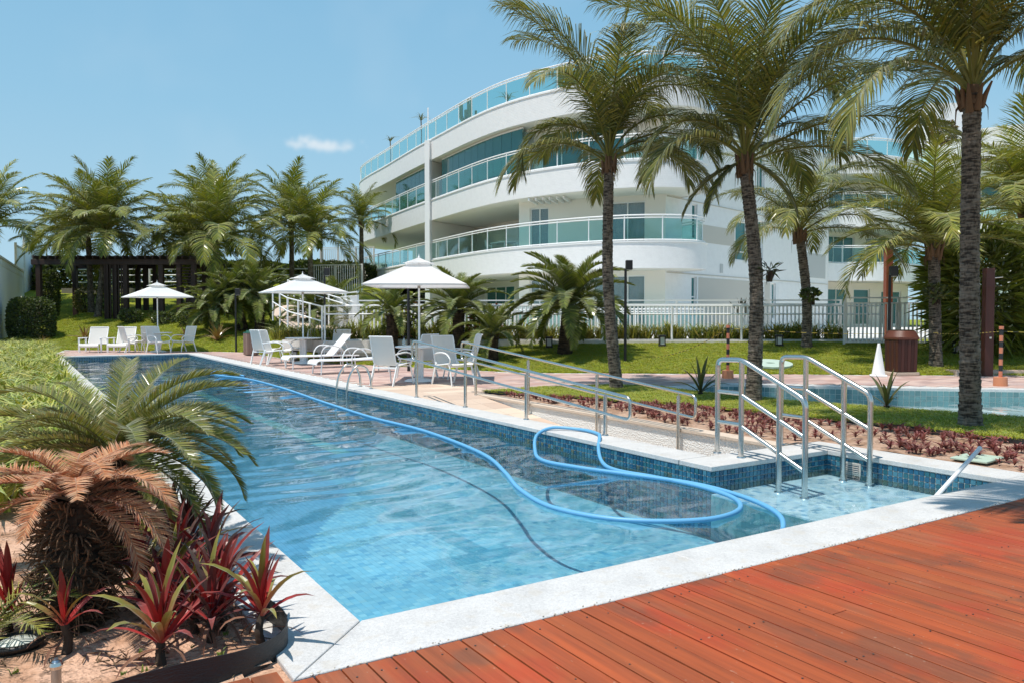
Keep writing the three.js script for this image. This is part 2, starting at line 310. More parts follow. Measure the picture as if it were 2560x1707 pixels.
{
  struct('ground', prism([[-400, -400], [400, -400], [400, 400], [-400, 400]], -0.9, -0.8), MAT.soil);
  const es = [], ts = [0, 0.12, 0.3, 0.6, 1, 1.5, 2, 2.5, 3, 3.6, 4.2, 5, 6, 7, 8, 9, 11, 14, 20, 30, 60, 130];
  for (let e = -70; e <= 80; e += e > -30 && e < 26 ? 0.5 : 5) es.push(e);
  const pos = [], uv = [], idx = [];
  es.forEach((e, i) => ts.forEach((t, j) => {
    const n = edgeN(e) + t, y = j ? lawnY(e, n) + 0.012 : -0.2;
    pos.push(wx(e, n), y, wz(e, n)); uv.push(e, n);
    if (i && j) { const a = i * ts.length + j, b = a - ts.length; idx.push(b - 1, b, a - 1, b, a, a - 1); }
  }));
  const g = new THREE.BufferGeometry(); g.setAttribute('position', new THREE.Float32BufferAttribute(pos, 3)); g.setAttribute('uv', new THREE.Float32BufferAttribute(uv, 2)); g.setIndex(idx); g.computeVertexNormals();
  struct('lawn', g, MAT.lawn);
}
// grass blades: one tuft shape, placed many times
function bladeGeo(list) {  // list of [x, z, height, lean azimuth, lean, width, r, g, b]
  const pos = [], nor = [], col = [];
  for (const [x, z, h, az, lean, w, r, g, b] of list) {
    const dx = Math.cos(az), dz = Math.sin(az), sx = -dz * w / 2, sz = dx * w / 2;
    const P = [[x, 0, z], [x + dx * lean * h * 0.35, h * 0.62, z + dz * lean * h * 0.35], [x + dx * lean * h, h * (1 - 0.25 * lean), z + dz * lean * h]];
    const q = (p, s, k) => [p[0] + sx * s * k, p[1], p[2] + sz * s * k];
    const v = [q(P[0], -1, 1), q(P[0], 1, 1), q(P[1], 1, 0.75), q(P[0], -1, 1), q(P[1], 1, 0.75), q(P[1], -1, 0.75), q(P[1], -1, 0.75), q(P[1], 1, 0.75), P[2]];
    for (const p of v) { pos.push(...p); nor.push(-dx * 0.6, 0.8, -dz * 0.6); col.push(r, g, b); }
  }
  const g = new THREE.BufferGeometry(); g.setAttribute('position', new THREE.Float32BufferAttribute(pos, 3)); g.setAttribute('normal', new THREE.Float32BufferAttribute(nor, 3)); g.setAttribute('color', new THREE.Float32BufferAttribute(col, 3));
  g.setAttribute('uv', new THREE.Float32BufferAttribute(new Float32Array(pos.length / 3 * 2), 2)); g.computeVertexNormals(); return g;
}
function scatter(geo, spots, name, label, category, material = MAT.grass, parent = scene) {  // spots [x, y, z, scale, tint]
  const m = new THREE.InstancedMesh(geo, material, spots.length), q = new THREE.Matrix4(), c = new THREE.Color();
  spots.forEach(([x, y, z, s, k = 1, ty = 1], i) => { q.compose(V3(x, y, z), new THREE.Quaternion().setFromEuler(new THREE.Euler(rr(-0.12, 0.12), rr(0, 6.28), rr(-0.12, 0.12))), V3(s, s * ty, s)); m.setMatrixAt(i, q); m.setColorAt(i, c.setRGB(k * rr(0.85, 1.15), k * rr(0.9, 1.1), k)); });
  return stuff(m, name, label, category, parent);
}
const tuft = bladeGeo(Array.from({ length: 11 }, () => { const y = R(); return [rr(-0.045, 0.045), rr(-0.045, 0.045), rr(0.025, 0.052), rr(0, 6.28), rr(0.5, 1.5), 0.007, lerp(0.26, 0.50, y), lerp(0.33, 0.48, y), 0.012]; }));

// ---------------------------------------------------------------- plan outlines (x, z)
const POOL = { x0: 1.26, x1: 5.26, z0: -30.2, z1: -3.26, sx: 6.92, sz: -4.96 };
const WATER_Y = -0.165, FLOOR_Y = -0.66, SHELF_Y = -0.25;
const poolOutline = [[1.26, -3.26], [6.92, -3.26], [6.92, -4.96], [5.26, -4.96], [5.26, -30.2], [1.26, -30.2]];
const copingOuter = [[0.85, -2.86], [7.33, -2.86], [7.33, -5.36], [5.66, -5.36], [5.66, -30.6], [0.85, -30.6]];
const kidPool = curve2([[10.45, -9.9], [10.85, -10.75], [11.8, -10.95], [13.75, -8.85], [15.75, -7.05], [18.2, -4.6], [17.6, -2.4], [14, -2.6], [11.5, -5.1], [10.66, -7.5]], 70, true);
const kidOuter = (() => { const n = kidPool.length; return kidPool.map((p, i) => { const a = kidPool[(i - 1 + n) % n], b = kidPool[(i + 1) % n], dx = b[0] - a[0], dz = b[1] - a[1], l = Math.hypot(dx, dz) || 1; return [p[0] + dz / l * 0.3, p[1] - dx / l * 0.3]; }); })();
kidPool.pop(); kidOuter.pop();
const lawnTongue = [[6.98, -12.0], [8.3, -12.05], [9.6, -11.75], [10.25, -11.2], [10.12, -10.4], [10.1, -9.6], [10.3, -7.7], [11.1, -5.1], [12.2, -3.2], [12.6, -1], [12.6, 3], [9.6, 3], [9.45, -2.0], [9.12, -4.14], [8.8, -6.5], [8.5, -8.4], [7.9, -9.8], [7.3, -11.2]];
// paving bed: everything flat between the pool, the lawn and the planting
{
  const edge = []; for (let e = -19; e <= 30; e += 1) edge.push([wx(e, edgeN(e) + 0.06), wz(e, edgeN(e) + 0.06)]);
  const outer = [[0.86, -30.6], ...edge.filter((p) => p[0] > 0.86), [30, -2.9], [12.6, -2.9], [12.2, -3.2]];
  const tongueBack = [[11.1, -5.1], [10.3, -7.7], [10.1, -9.6], [10.12, -10.4], [10.25, -11.2], [9.6, -11.75], [8.3, -12.05], [6.98, -12.0], [6.9, -11.9], [5.66, -11.9], [5.66, -30.6]];
  struct('paving_bed', prism([...outer, ...tongueBack], -0.5, -0.012, [kidOuter]), MAT.grout);
  var insidePaving = (x, z) => { const P = [...outer, ...tongueBack]; let c = false; for (let i = 0, j = P.length - 1; i < P.length; j = i++) if ((P[i][1] > z) !== (P[j][1] > z) && x < (P[j][0] - P[i][0]) * (z - P[i][1]) / (P[j][1] - P[i][1]) + P[i][0]) c = !c; if (!c) return false; c = false; for (let i = 0, j = kidOuter.length - 1; i < kidOuter.length; j = i++) if ((kidOuter[i][1] > z) !== (kidOuter[j][1] > z) && x < (kidOuter[j][0] - kidOuter[i][0]) * (z - kidOuter[i][1]) / (kidOuter[j][1] - kidOuter[i][1]) + kidOuter[i][0]) c = !c; return !c; };
  const pav = struct('paving', null); const spots = [];
  const pw = 0.42, pd = 0.21;
  for (let k = 0, z = -36.6; z < -3; z += pd, k++) for (let x = 0.9 + (k % 2) * pw / 2; x < 27; x += pw) {
    if (z < -12 && x > 5.6 && x < 8.6 && z > -14.2 && x < 7.4) continue;
    let ok = true; for (const sx of [-0.46, 0.46]) for (const sz of [-0.4, 0.4]) ok &&= insidePaving(x + sx * pw, z + sz * pd);
    if (ok) spots.push([x, z, Math.hypot(x, z)]);
  }
  spots.sort((a, b) => a[2] - b[2]);
  const g = new RoundedBoxGeometry(pw - 0.008, 0.04, pd - 0.008, 1, 0.004); metreUV(g, 3);
  spots.slice(0, 290).forEach(([x, z]) => { const m = part('paver', g, paverMats[Math.floor(R() * 5)], pav); m.position.set(x, -0.02 + rr(-0.0015, 0.0015), z); });
  const rest = new THREE.InstancedMesh(g, mat(1, 1, 1, { roughness: 0.85 }), spots.length - 290), q = new THREE.Matrix4(), c = new THREE.Color();
  spots.slice(290).forEach(([x, z], i) => { q.makeTranslation(x, -0.02 + rr(-0.0015, 0.0015), z); rest.setMatrixAt(i, q); rest.setColorAt(i, c.copy(paverMats[Math.floor(R() * 5)].color)); });
  stuff(rest, 'far_pavers', null, null, pav);
  // larger buff slabs where the ramp begins
  for (let i = 0; i < 4; i++) for (let j = 0; j < 6; j++) { const m = part('stone_slab', new RoundedBoxGeometry(0.425, 0.04, 0.355, 1, 0.004), slabMats[Math.floor(R() * 3)], pav); m.position.set(5.885 + i * 0.433, -0.02, -12.1 - j * 0.363); }
}
// ---------------------------------------------------------------- pool
{
  struct('pool_basin', [
    prism([[5.268, -3.255], [6.925, -3.255], [6.925, -4.965], [5.268, -4.965]], FLOOR_Y - 0.012, SHELF_Y - 0.012),
    wallStrip([[1.247, -3.2], [1.247, -30.25]], FLOOR_Y - 0.02, -0.046, 0.1), wallStrip([[5.273, -30.25], [5.273, -4.975]], FLOOR_Y - 0.02, -0.046, 0.1),
    wallStrip([[1.2, -30.213], [5.3, -30.213]], FLOOR_Y - 0.02, -0.046, 0.1), wallStrip([[6.98, -3.247], [1.2, -3.247]], FLOOR_Y - 0.02, -0.046, 0.1),
    wallStrip([[5.2735, -4.973], [6.98, -4.973]], FLOOR_Y - 0.02, -0.046, 0.1), wallStrip([[6.933, -4.98], [6.933, -3.2]], FLOOR_Y - 0.02, -0.046, 0.1),
  ].map((g) => clean(g)), MAT.grout);
  struct('pool_floor', prism([[1.16, -3.16], [7.02, -3.16], [7.02, -5.06], [5.36, -5.06], [5.36, -30.3], [1.16, -30.3]], FLOOR_Y - 0.1, FLOOR_Y - 0.0125), MAT.floorGrout);
  const band = struct('pool_mosaic', null);
  const ts = 0.05, tg = clean(new RoundedBoxGeometry(ts - 0.007, ts - 0.007, 0.012, 1, 0.002));
  const tones = [[0.018, 0.10, 0.18], [0.028, 0.13, 0.215], [0.04, 0.16, 0.24], [0.026, 0.125, 0.165], [0.065, 0.20, 0.265], [0.014, 0.075, 0.135]], low = [[0.10, 0.115, 0.075], [0.14, 0.145, 0.09], [0.085, 0.11, 0.085], [0.05, 0.11, 0.11]];
  const tileMats = tones.map((c) => mat(...c, { roughness: 0.12 })), lowMats = low.map((c) => mat(...c, { roughness: 0.2 }));
  const wallTiles = [];  // [x, y, z, ry, row]
  const rows = 12;
  const wall = (x0, z0, x1, z1) => { const L = Math.hypot(x1 - x0, z1 - z0), n = Math.floor(L / ts), ry = Math.atan2(x1 - x0, z1 - z0) - Math.PI / 2; for (let i = 0; i < n; i++) for (let r = 0; r < rows; r++) wallTiles.push([lerp(x0, x1, (i + 0.5) / n), -0.048 - (r + 0.5) * ts * 1.0, lerp(z0, z1, (i + 0.5) / n), ry, r]); };
  wall(5.267, -4.967, 6.927, -4.967); wall(6.927, -4.967, 6.927, -3.253); wall(5.267, -30.2, 5.267, -4.967); wall(1.26, -30.207, 5.26, -30.207); wall(1.253, -30.2, 1.253, -3.25); wall(1.26, -3.253, 6.92, -3.253);
  const seen = (t) => (t[2] < -4.9 && t[0] > 5.2 && t[0] < 6.95 && t[2] > -5) || (t[0] > 6.9);
  const near = wallTiles.filter((t) => seen(t) && t[4] < 4).slice(0, 290), nearSet = new Set(near);
  for (const [x, y, z, ry, r] of near) { const m = part('mosaic_tile', tg, r < 3 ? tileMats[Math.floor(R() * 6)] : lowMats[Math.floor(R() * 4)], band); m.position.set(x + rr(-0.0008, 0.0008), y, z); m.rotation.y = ry; }
  const others = wallTiles.filter((t) => !nearSet.has(t));
  const q = new THREE.Matrix4(), c = new THREE.Color(), one = V3(1, 1, 1);
  const im = new THREE.InstancedMesh(tg, MAT.tile, others.length);
  others.forEach(([x, y, z, ry, r], i) => {
    q.compose(V3(x, y, z), new THREE.Quaternion().setFromEuler(new THREE.Euler(0, ry, 0)), one); im.setMatrixAt(i, q);
    const k = r === 3 || r === 2 && R() < 0.25 ? low[Math.floor(R() * 4)] : tones[Math.floor(R() * 6)];
    im.setColorAt(i, c.setRGB(...k));
  });
  stuff(im, 'wall_tiles', null, null, band);
  // floor: pale mosaic in the near bay behind a curved border, dark blue beyond, a lane line that ends in a T
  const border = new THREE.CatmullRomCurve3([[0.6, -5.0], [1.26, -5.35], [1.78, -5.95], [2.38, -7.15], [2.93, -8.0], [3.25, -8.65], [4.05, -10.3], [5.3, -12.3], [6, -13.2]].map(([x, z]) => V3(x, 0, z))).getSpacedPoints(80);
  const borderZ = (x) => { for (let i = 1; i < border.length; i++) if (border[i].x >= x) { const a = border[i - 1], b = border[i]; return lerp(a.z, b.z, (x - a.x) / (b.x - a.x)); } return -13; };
  const ft = [];
  const nx = 80, nz = Math.round((30.2 - 3.26) / ts);
  for (let i = 0; i < nx; i++) for (let j = 0; j < nz; j++) {
    const x = 1.26 + (i + 0.5) * ts, z = -3.26 - (j + 0.5) * ts; let col;
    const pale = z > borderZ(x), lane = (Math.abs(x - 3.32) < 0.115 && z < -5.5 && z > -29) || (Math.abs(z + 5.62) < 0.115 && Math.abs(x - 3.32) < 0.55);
    const stripe = Math.abs(x - 4.02) < 0.12 && z < -11 || (Math.abs(x - 2.5) < 0.12 && z < -15);
    if (lane && z > -11) col = R() < 0.5 ? [0.10, 0.32, 0.44] : [0.125, 0.36, 0.47];
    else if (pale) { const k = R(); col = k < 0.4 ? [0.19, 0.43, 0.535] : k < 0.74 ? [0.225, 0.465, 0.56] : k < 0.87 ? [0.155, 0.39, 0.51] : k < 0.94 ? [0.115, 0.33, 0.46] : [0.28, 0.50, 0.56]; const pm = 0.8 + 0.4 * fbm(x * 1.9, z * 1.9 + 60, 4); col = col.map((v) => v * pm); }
    else if (stripe) col = R() < 0.5 ? [0.19, 0.47, 0.50] : [0.15, 0.42, 0.46];
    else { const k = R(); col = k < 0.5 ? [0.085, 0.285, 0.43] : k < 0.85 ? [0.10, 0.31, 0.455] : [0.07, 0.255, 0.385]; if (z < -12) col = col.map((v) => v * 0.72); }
    ft.push([x, FLOOR_Y, z, col]);
  }
  for (let i = 0; i < 33; i++) for (let j = 0; j < 34; j++) { const k = R(), col = k < 0.4 ? [0.56, 0.66, 0.71] : k < 0.78 ? [0.66, 0.73, 0.76] : k < 0.93 ? [0.42, 0.55, 0.65] : [0.24, 0.40, 0.53]; ft.push([5.292 + i * 0.05, SHELF_Y, -3.285 - j * 0.05, col]); }
  for (let j = 0; j < 34; j++) for (let r = 0; r < 8; r++) { const k = R(); ft.push([5.264, SHELF_Y - 0.037 - r * 0.05, -3.285 - j * 0.05, k < 0.5 ? [0.12, 0.30, 0.34] : [0.17, 0.36, 0.38], 1]); }
  const fg = clean(new RoundedBoxGeometry(ts - 0.001, ts - 0.001, 0.012, 1, 0.0004)), fm = new THREE.InstancedMesh(fg, MAT.tile, ft.length), flatQ = new THREE.Quaternion().setFromEuler(new THREE.Euler(-Math.PI / 2, 0, 0)), sideQ = new THREE.Quaternion().setFromEuler(new THREE.Euler(0, Math.PI / 2, 0));
  ft.forEach(([x, y, z, col, side], i) => { q.compose(V3(x, y - (side ? 0 : 0.006), z), side ? sideQ : flatQ, one); fm.setMatrixAt(i, q); const k = rr(0.92, 1.08); fm.setColorAt(i, c.setRGB(col[0] * k, col[1] * k, col[2] * k)); });
  stuff(fm, 'floor_tiles', null, null, band);
  // overflow grille in the shallow corner
  const gr = thing('overflow_grille', 'small slotted white overflow grille set in the blue tiled corner of the shallow step', 'grille', V3(6.915, -0.145, -4.68), -Math.PI / 2);
  part('frame', [box(0.19, 0.012, 0.012, 0, 0.055, 0), box(0.19, 0.012, 0.012, 0, -0.055, 0), box(0.012, 0.1, 0.012, -0.09, 0, 0), box(0.012, 0.1, 0.012, 0.09, 0, 0)], MAT.kerb, gr);
  for (let k = 0; k < 5; k++) part('slat', box(0.17, 0.009, 0.008, 0, -0.04 + k * 0.02, 0), MAT.kerb, gr);
  // water: a sheet over the whole pool
  const sheet = new THREE.ShapeGeometry(new THREE.Shape([[1.25, -3.25], [6.93, -3.25], [6.93, -4.97], [5.27, -4.97], [5.27, -30.21], [1.25, -30.21]].map(([x, z]) => new THREE.Vector2(x, -z))));
  sheet.rotateX(-Math.PI / 2); sheet.translate(0, WATER_Y, 0); const ws = metreUV(sheet, 1 / 5.2); struct('pool_water', ws, MAT.water);
  // coping of separate granite slabs
  const cop = struct('pool_coping', null), slab = (pts) => part('coping_slab', prism(pts, -0.045, rr(-0.001, 0.001), [], 0.004), MAT.granite, cop);
  const g = 0.0015, run = (a, b, n, f) => { for (let i = 0; i < n; i++) f(lerp(a, b, i / n) + g, lerp(a, b, (i + 1) / n) - g); };
  slab([[0.85, -2.86], [1.27 - g, -3.27], [1.27 - g, -3.9], [0.85, -3.9]]);
  run(-3.9, -30.2, 22, (a, b) => slab([[0.85, a], [1.27, a], [1.27, b], [0.85, b]]));
  run(0.85, 5.66, 4, (a, b) => slab([[a, -30.2 - g], [b, -30.2 - g], [b, -30.6], [a, -30.6]]));
  run(-30.19, -5.37, 21, (a, b) => slab([[5.255, a], [5.66, a], [5.66, b], [5.255, b]]));
  slab([[0.855, -2.858], [1.9 - g, -2.858], [1.9 - g, -3.265], [1.272, -3.265]]);
  run(1.9, 6.9, 4, (a, b) => slab([[a, -2.858], [b, -2.858], [b, -3.265], [a, -3.265]]));
  slab([[6.9 + g, -2.858], [7.33, -2.858], [7.33, -3.265], [6.9 + g, -3.265]]);
  run(-3.27, -4.95, 2, (a, b) => slab([[6.915, a], [7.33, a], [7.33, b], [6.915, b]]));
  run(5.257, 7.33, 2, (a, b) => slab([[a, -4.955], [b, -4.955], [b, -5.36], [a, -5.36]]));
  struct('coping_bed', [prism([[0.84, -2.85], [7.34, -2.85], [7.34, -5.41], [5.71, -5.41], [5.71, -30.65], [0.84, -30.65]], -0.4, -0.047, [[[1.15, -3.15], [7.03, -3.15], [7.03, -5.07], [5.37, -5.07], [5.37, -30.31], [1.15, -30.31]]])], MAT.grout);
}
// ---------------------------------------------------------------- children's pool behind
{
  struct('wading_pool_floor', prism(kidOuter, -0.46, -0.40), mat(0.60, 0.72, 0.74, { roughness: 0.3 }));
  const loop = [...kidPool, kidPool[0]], lo = [...kidOuter, kidOuter[0]];
  struct('wading_pool_wall', wallStrip(loop, -0.42, -0.042, 0.08), MAT.grout);
  const ts = 0.1, tg = clean(new RoundedBoxGeometry(ts - 0.008, ts - 0.008, 0.014, 1, 0.002)), spots = []; let acc = 0;
  for (let i = 1; i < loop.length; i++) { const a = loop[i - 1], b = loop[i], L = Math.hypot(b[0] - a[0], b[1] - a[1]); for (; acc < L; acc += ts) for (let r = 0; r < 3; r++) spots.push([lerp(a[0], b[0], acc / L), -0.095 - r * ts, lerp(a[1], b[1], acc / L), Math.atan2(b[0] - a[0], b[1] - a[1]) - Math.PI / 2]); acc -= L; }
  const im = new THREE.InstancedMesh(tg, MAT.tile, spots.length), q = new THREE.Matrix4(), c = new THREE.Color();
  spots.forEach(([x, y, z, ry], i) => { q.compose(V3(x, y, z), new THREE.Quaternion().setFromEuler(new THREE.Euler(0, ry, 0)), V3(1, 1, 1)); im.setMatrixAt(i, q); const k = rr(0.8, 1.2); im.setColorAt(i, c.setRGB(0.14 * k, 0.26 * k, 0.27 * k)); });
  stuff(im, 'wading_pool_tiles', 'teal square tiles lining the small curved pool behind', 'tile');
  const cop = struct('wading_pool_coping', null), n = kidPool.length;
  for (let i = 0; i < n; i += 2) { const j = (i + 2) % n, m = (i + 1) % n; part('coping_slab', prism([kidPool[i], kidPool[m], kidPool[j], kidOuter[j], kidOuter[m], kidOuter[i]], -0.045, rr(-0.001, 0.002), [], 0.003), MAT.granite, cop); }
  const sh = new THREE.ShapeGeometry(new THREE.Shape(kidPool.map(([x, z]) => new THREE.Vector2(x, -z)))); sh.rotateX(-Math.PI / 2); sh.translate(0, -0.19, 0);
  struct('wading_pool_water', metreUV(sh, 1 / 5.2), phys(0.90, 0.97, 0.98, { transmission: 1, thickness: 0, roughness: 0, ior: 1.33, bumpMap: T.water, bumpScale: 0.015 }));
}
// ---------------------------------------------------------------- timber deck
{
  const deck = struct('timber_deck', null), bw = 0.104;
  struct('deck_joists', [...Array.from({ length: 11 }, (_, k) => box(9.6, 0.08, 0.05, 2.4, -0.068, -2.75 + k * 0.45)), box(9.8, 0.04, 5.0, 2.4, -0.16, -0.4)], MAT.joist);
  const heads = [];
  for (let k = 0, x = -2.3; x < 7.1; x += bw, k++) {
    let z = -2.852 + rr(-0.004, 0.004);
    const cuts = R() < 0.4 ? [rr(-2.3, -0.4), rr(0.1, 1.6), 2.05] : [rr(-0.2, 1.4), 2.05];
    if (x + bw < 0.86) z = -2.975 + rr(0, 0.008);
    for (const c of cuts) {
      const L = c - z - 0.003, off = [R() * 3, R() * 3], g = new RoundedBoxGeometry(bw - 0.006 - R() * 0.002, 0.026, L, 1, 0.0025);
      const m = part('deck_board', metreUV(g, 1, x + off[0] * 0.015, (z + c) / 2 + off[1] * 0.04), deckMats[Math.floor(R() * 6)], deck); m.position.set(x + bw / 2 + rr(-0.001, 0.001), -0.014 + rr(-0.0015, 0.0015), (z + c) / 2);
      for (let jz = -2.75; jz < 2; jz += 0.45) if (jz > z + 0.02 && jz < c - 0.02) for (const s of [-0.028, 0.028]) if (R() < 0.35) heads.push([x + bw / 2 + s + rr(-0.006, 0.006), jz + rr(-0.012, 0.012)]);
      z = c + 0.002;
    }
  }
  const hg = new THREE.CylinderGeometry(0.0042, 0.0042, 0.003, 8), im = new THREE.InstancedMesh(clean(hg), MAT.screw, heads.length), q = new THREE.Matrix4();
  heads.forEach(([x, z], i) => im.setMatrixAt(i, q.makeTranslation(x, 0.0006, z))); stuff(im, 'screw_heads', null, null, deck);
  const grit = Array.from({ length: 260 }, () => [rr(0.9, 7), -2.858 + Math.abs(rr(-0.02, 0.02)) * (R() < 0.5 ? -1 : 0.4)]);
  const gi = new THREE.InstancedMesh(clean(new THREE.IcosahedronGeometry(0.0045, 0)), MAT.grit, grit.length);
  grit.forEach(([x, z], i) => { q.compose(V3(x, 0.002, z), new THREE.Quaternion().setFromEuler(new THREE.Euler(rr(0, 6), rr(0, 6), 0)), V3(rr(0.5, 1.8), 0.5, rr(0.5, 1.4))); gi.setMatrixAt(i, q); }); stuff(gi, 'grit', null, null, deck);
}
// ---------------------------------------------------------------- ramp beside the pool, planting beds
const rampY = (z) => -0.62 * clamp((z + 11.9) / 6.3, 0, 1);
{
  const pos = [], uv = [], idx = [];
  for (let k = 0; k <= 20; k++) { const z = lerp(-11.95, -5.3, k / 20), y = rampY(z) - 0.002; pos.push(5.6, y, z, 6.9, y, z); uv.push(5.6, z, 6.9, z); if (k) { const o = k * 2; idx.push(o - 2, o, o - 1, o, o + 1, o - 1); } }
  const g = new THREE.BufferGeometry(); g.setAttribute('position', new THREE.Float32BufferAttribute(pos, 3)); g.setAttribute('uv', new THREE.Float32BufferAttribute(uv, 2)); g.setIndex(idx); g.computeVertexNormals();
  const rf = struct('ramp_floor', g, MAT.grout), tilt = Math.atan(0.62 / 6.3), sg = metreUV(new RoundedBoxGeometry(0.352, 0.03, 0.405, 1, 0.003));
  for (let i = 0; i < 3; i++) for (let j = 0; j < 15; j++) { const m = part('ramp_slab', sg, slabMats[Math.floor(R() * 3)], rf), z = -11.66 + j * 0.412; m.position.set(5.85 + i * 0.358, rampY(z) - 0.004, z); m.rotation.x = tilt; }
  const w = thing('ramp_wall', 'low rough white retaining wall with buff stone capping along the ramp', 'wall', V3(0, 0, 0));
  part('wall_face', wallStrip([[6.75, -11.85], [6.75, -5.37]], -0.75, -0.035, 0.13), MAT.ramp, w);
  for (let k = 0; k < 9; k++) part('capping_stone', prism([[6.72, -11.9 + k * 0.722], [6.92, -11.9 + k * 0.722], [6.92, -11.9 + (k + 1) * 0.722 - 0.004], [6.72, -11.9 + (k + 1) * 0.722 - 0.004]], -0.034, rr(0, 0.003), [], 0.003), MAT.stone, w);
  solo('pool_side_wall', wallStrip([[5.665, -5.37], [5.665, -11.9]], -0.75, -0.05, 0.03), MAT.ramp, 'narrow rendered wall under the coping on the pool side of the ramp', 'wall');
  solo('ramp_end_wall', wallStrip([[6.75, -5.385], [5.6, -5.385]], -0.75, -0.048, -0.05), MAT.ramp, 'short rendered wall closing the low end of the ramp', 'wall');
}
function bedMesh(outline, name, material, amp = 0.03, y0 = 0, step = 0.08, yFn = null) {  // uneven sheet over a plan outline
  const xs = outline.map((p) => p[0]), zs = outline.map((p) => p[1]), x0 = Math.min(...xs), x1 = Math.max(...xs), z0 = Math.min(...zs), z1 = Math.max(...zs);
  const inside = (x, z) => { let c = false; for (let i = 0, j = outline.length - 1; i < outline.length; j = i++) if ((outline[i][1] > z) !== (outline[j][1] > z) && x < (outline[j][0] - outline[i][0]) * (z - outline[i][1]) / (outline[j][1] - outline[i][1]) + outline[i][0]) c = !c; return c; };
  const nx = Math.ceil((x1 - x0) / step), nz = Math.ceil((z1 - z0) / step), pos = [], uv = [], idx = [], id = new Map(); let n = 0;
  const vert = (i, j) => { const k = i * 10000 + j; if (!id.has(k)) { const x = x0 + i * step, z = z0 + j * step; pos.push(x, y0 + amp * (fbm(x * 2.2 + 9, z * 2.2 + 400, 4) - 0.5) * 2 + (yFn ? yFn(x, z) : 0), z); uv.push(x, z); id.set(k, n++); } return id.get(k); };
  for (let i = 0; i < nx; i++) for (let j = 0; j < nz; j++) if (inside(x0 + (i + 0.5) * step, z0 + (j + 0.5) * step)) { const a = vert(i, j), b = vert(i + 1, j), c = vert(i + 1, j + 1), d = vert(i, j + 1); idx.push(a, c, b, a, d, c); }
  const g = new THREE.BufferGeometry(); g.setAttribute('position', new THREE.Float32BufferAttribute(pos, 3)); g.setAttribute('uv', new THREE.Float32BufferAttribute(uv, 2)); g.setIndex(idx); g.computeVertexNormals();
  const m = struct(name, g, material); m.inside = inside; return m;
}
const leftBed = [[0.88, -3.6], [0.93, -3.3], [0.9, -3.17], [0.8, -3.07], [0.66, -3.0], [0.45, -2.97], [0.2, -2.97], [-3.2, -2.97], [-3.2, -13], [0.88, -13]];
const leftBedM = bedMesh(leftBed, 'sandy_planting_bed', MAT.soil, 0.045, 0.0, 0.06);
const leftBed2 = bedMesh([[0.86, -12.95], [-3.5, -12.95], [-4, -42], [1.3, -42], [1.3, -36.6], [0.86, -36.6]], 'grass_bed_soil', MAT.soil, 0.06, 0.02, 0.25);
const purpleBed = [[6.93, -5.42], [7.36, -5.42], [7.36, -2.86], [9.5, -2.0], [9.12, -4.14], [8.8, -6.5], [8.5, -8.4], [7.9, -9.8], [7.3, -11.2], [6.96, -11.9]];
const purpleM = bedMesh(purpleBed, 'purple_planting_bed', MAT.bedSand, 0.03, -0.01, 0.07);
const tongueM = bedMesh(lawnTongue, 'lawn_strip', MAT.lawn, 0.015, 0.02, 0.12);
struct('corner_soil', prism([[0.6, -3.06], [0.86, -3.25], [0.86, -2.865], [0.6, -2.98]], -0.2, -0.02), MAT.soil);
struct('side_lawn_patch', prism([[7.34, -2.85], [9.6, -1.9], [12.6, -1], [12.6, 6], [7.15, 6], [7.15, -2.85]], -0.3, -0.03), MAT.lawn);
{ // black plastic strips
  const ev = [[0.895, -3.62], [0.925, -3.45], [0.94, -3.3], [0.915, -3.18], [0.83, -3.09], [0.68, -3.02], [0.49, -2.985], [0.2, -2.975], [-0.2, -2.97], [-0.7, -2.98]];
  solo('bed_edging', wallStrip(curve2(ev, 60), -0.04, (t) => 0.088 + 0.012 * Math.sin(t * 17) + 0.01 * t, 0.004), MAT.blackPlastic, 'black plastic edging strip curling round the corner of the sandy bed by the deck', 'edging');
  solo('bed_edging', wallStrip(curve2([[6.99, -11.95], [7.3, -11.2], [7.9, -9.8], [8.5, -8.4], [8.8, -6.5], [9.12, -4.14], [9.5, -2.0]], 60), -0.05, (t) => 0.035 + 0.012 * Math.sin(t * 40), 0.005), MAT.blackPlastic, 'thin black edging strip between the purple plants and the grass', 'edging');
}
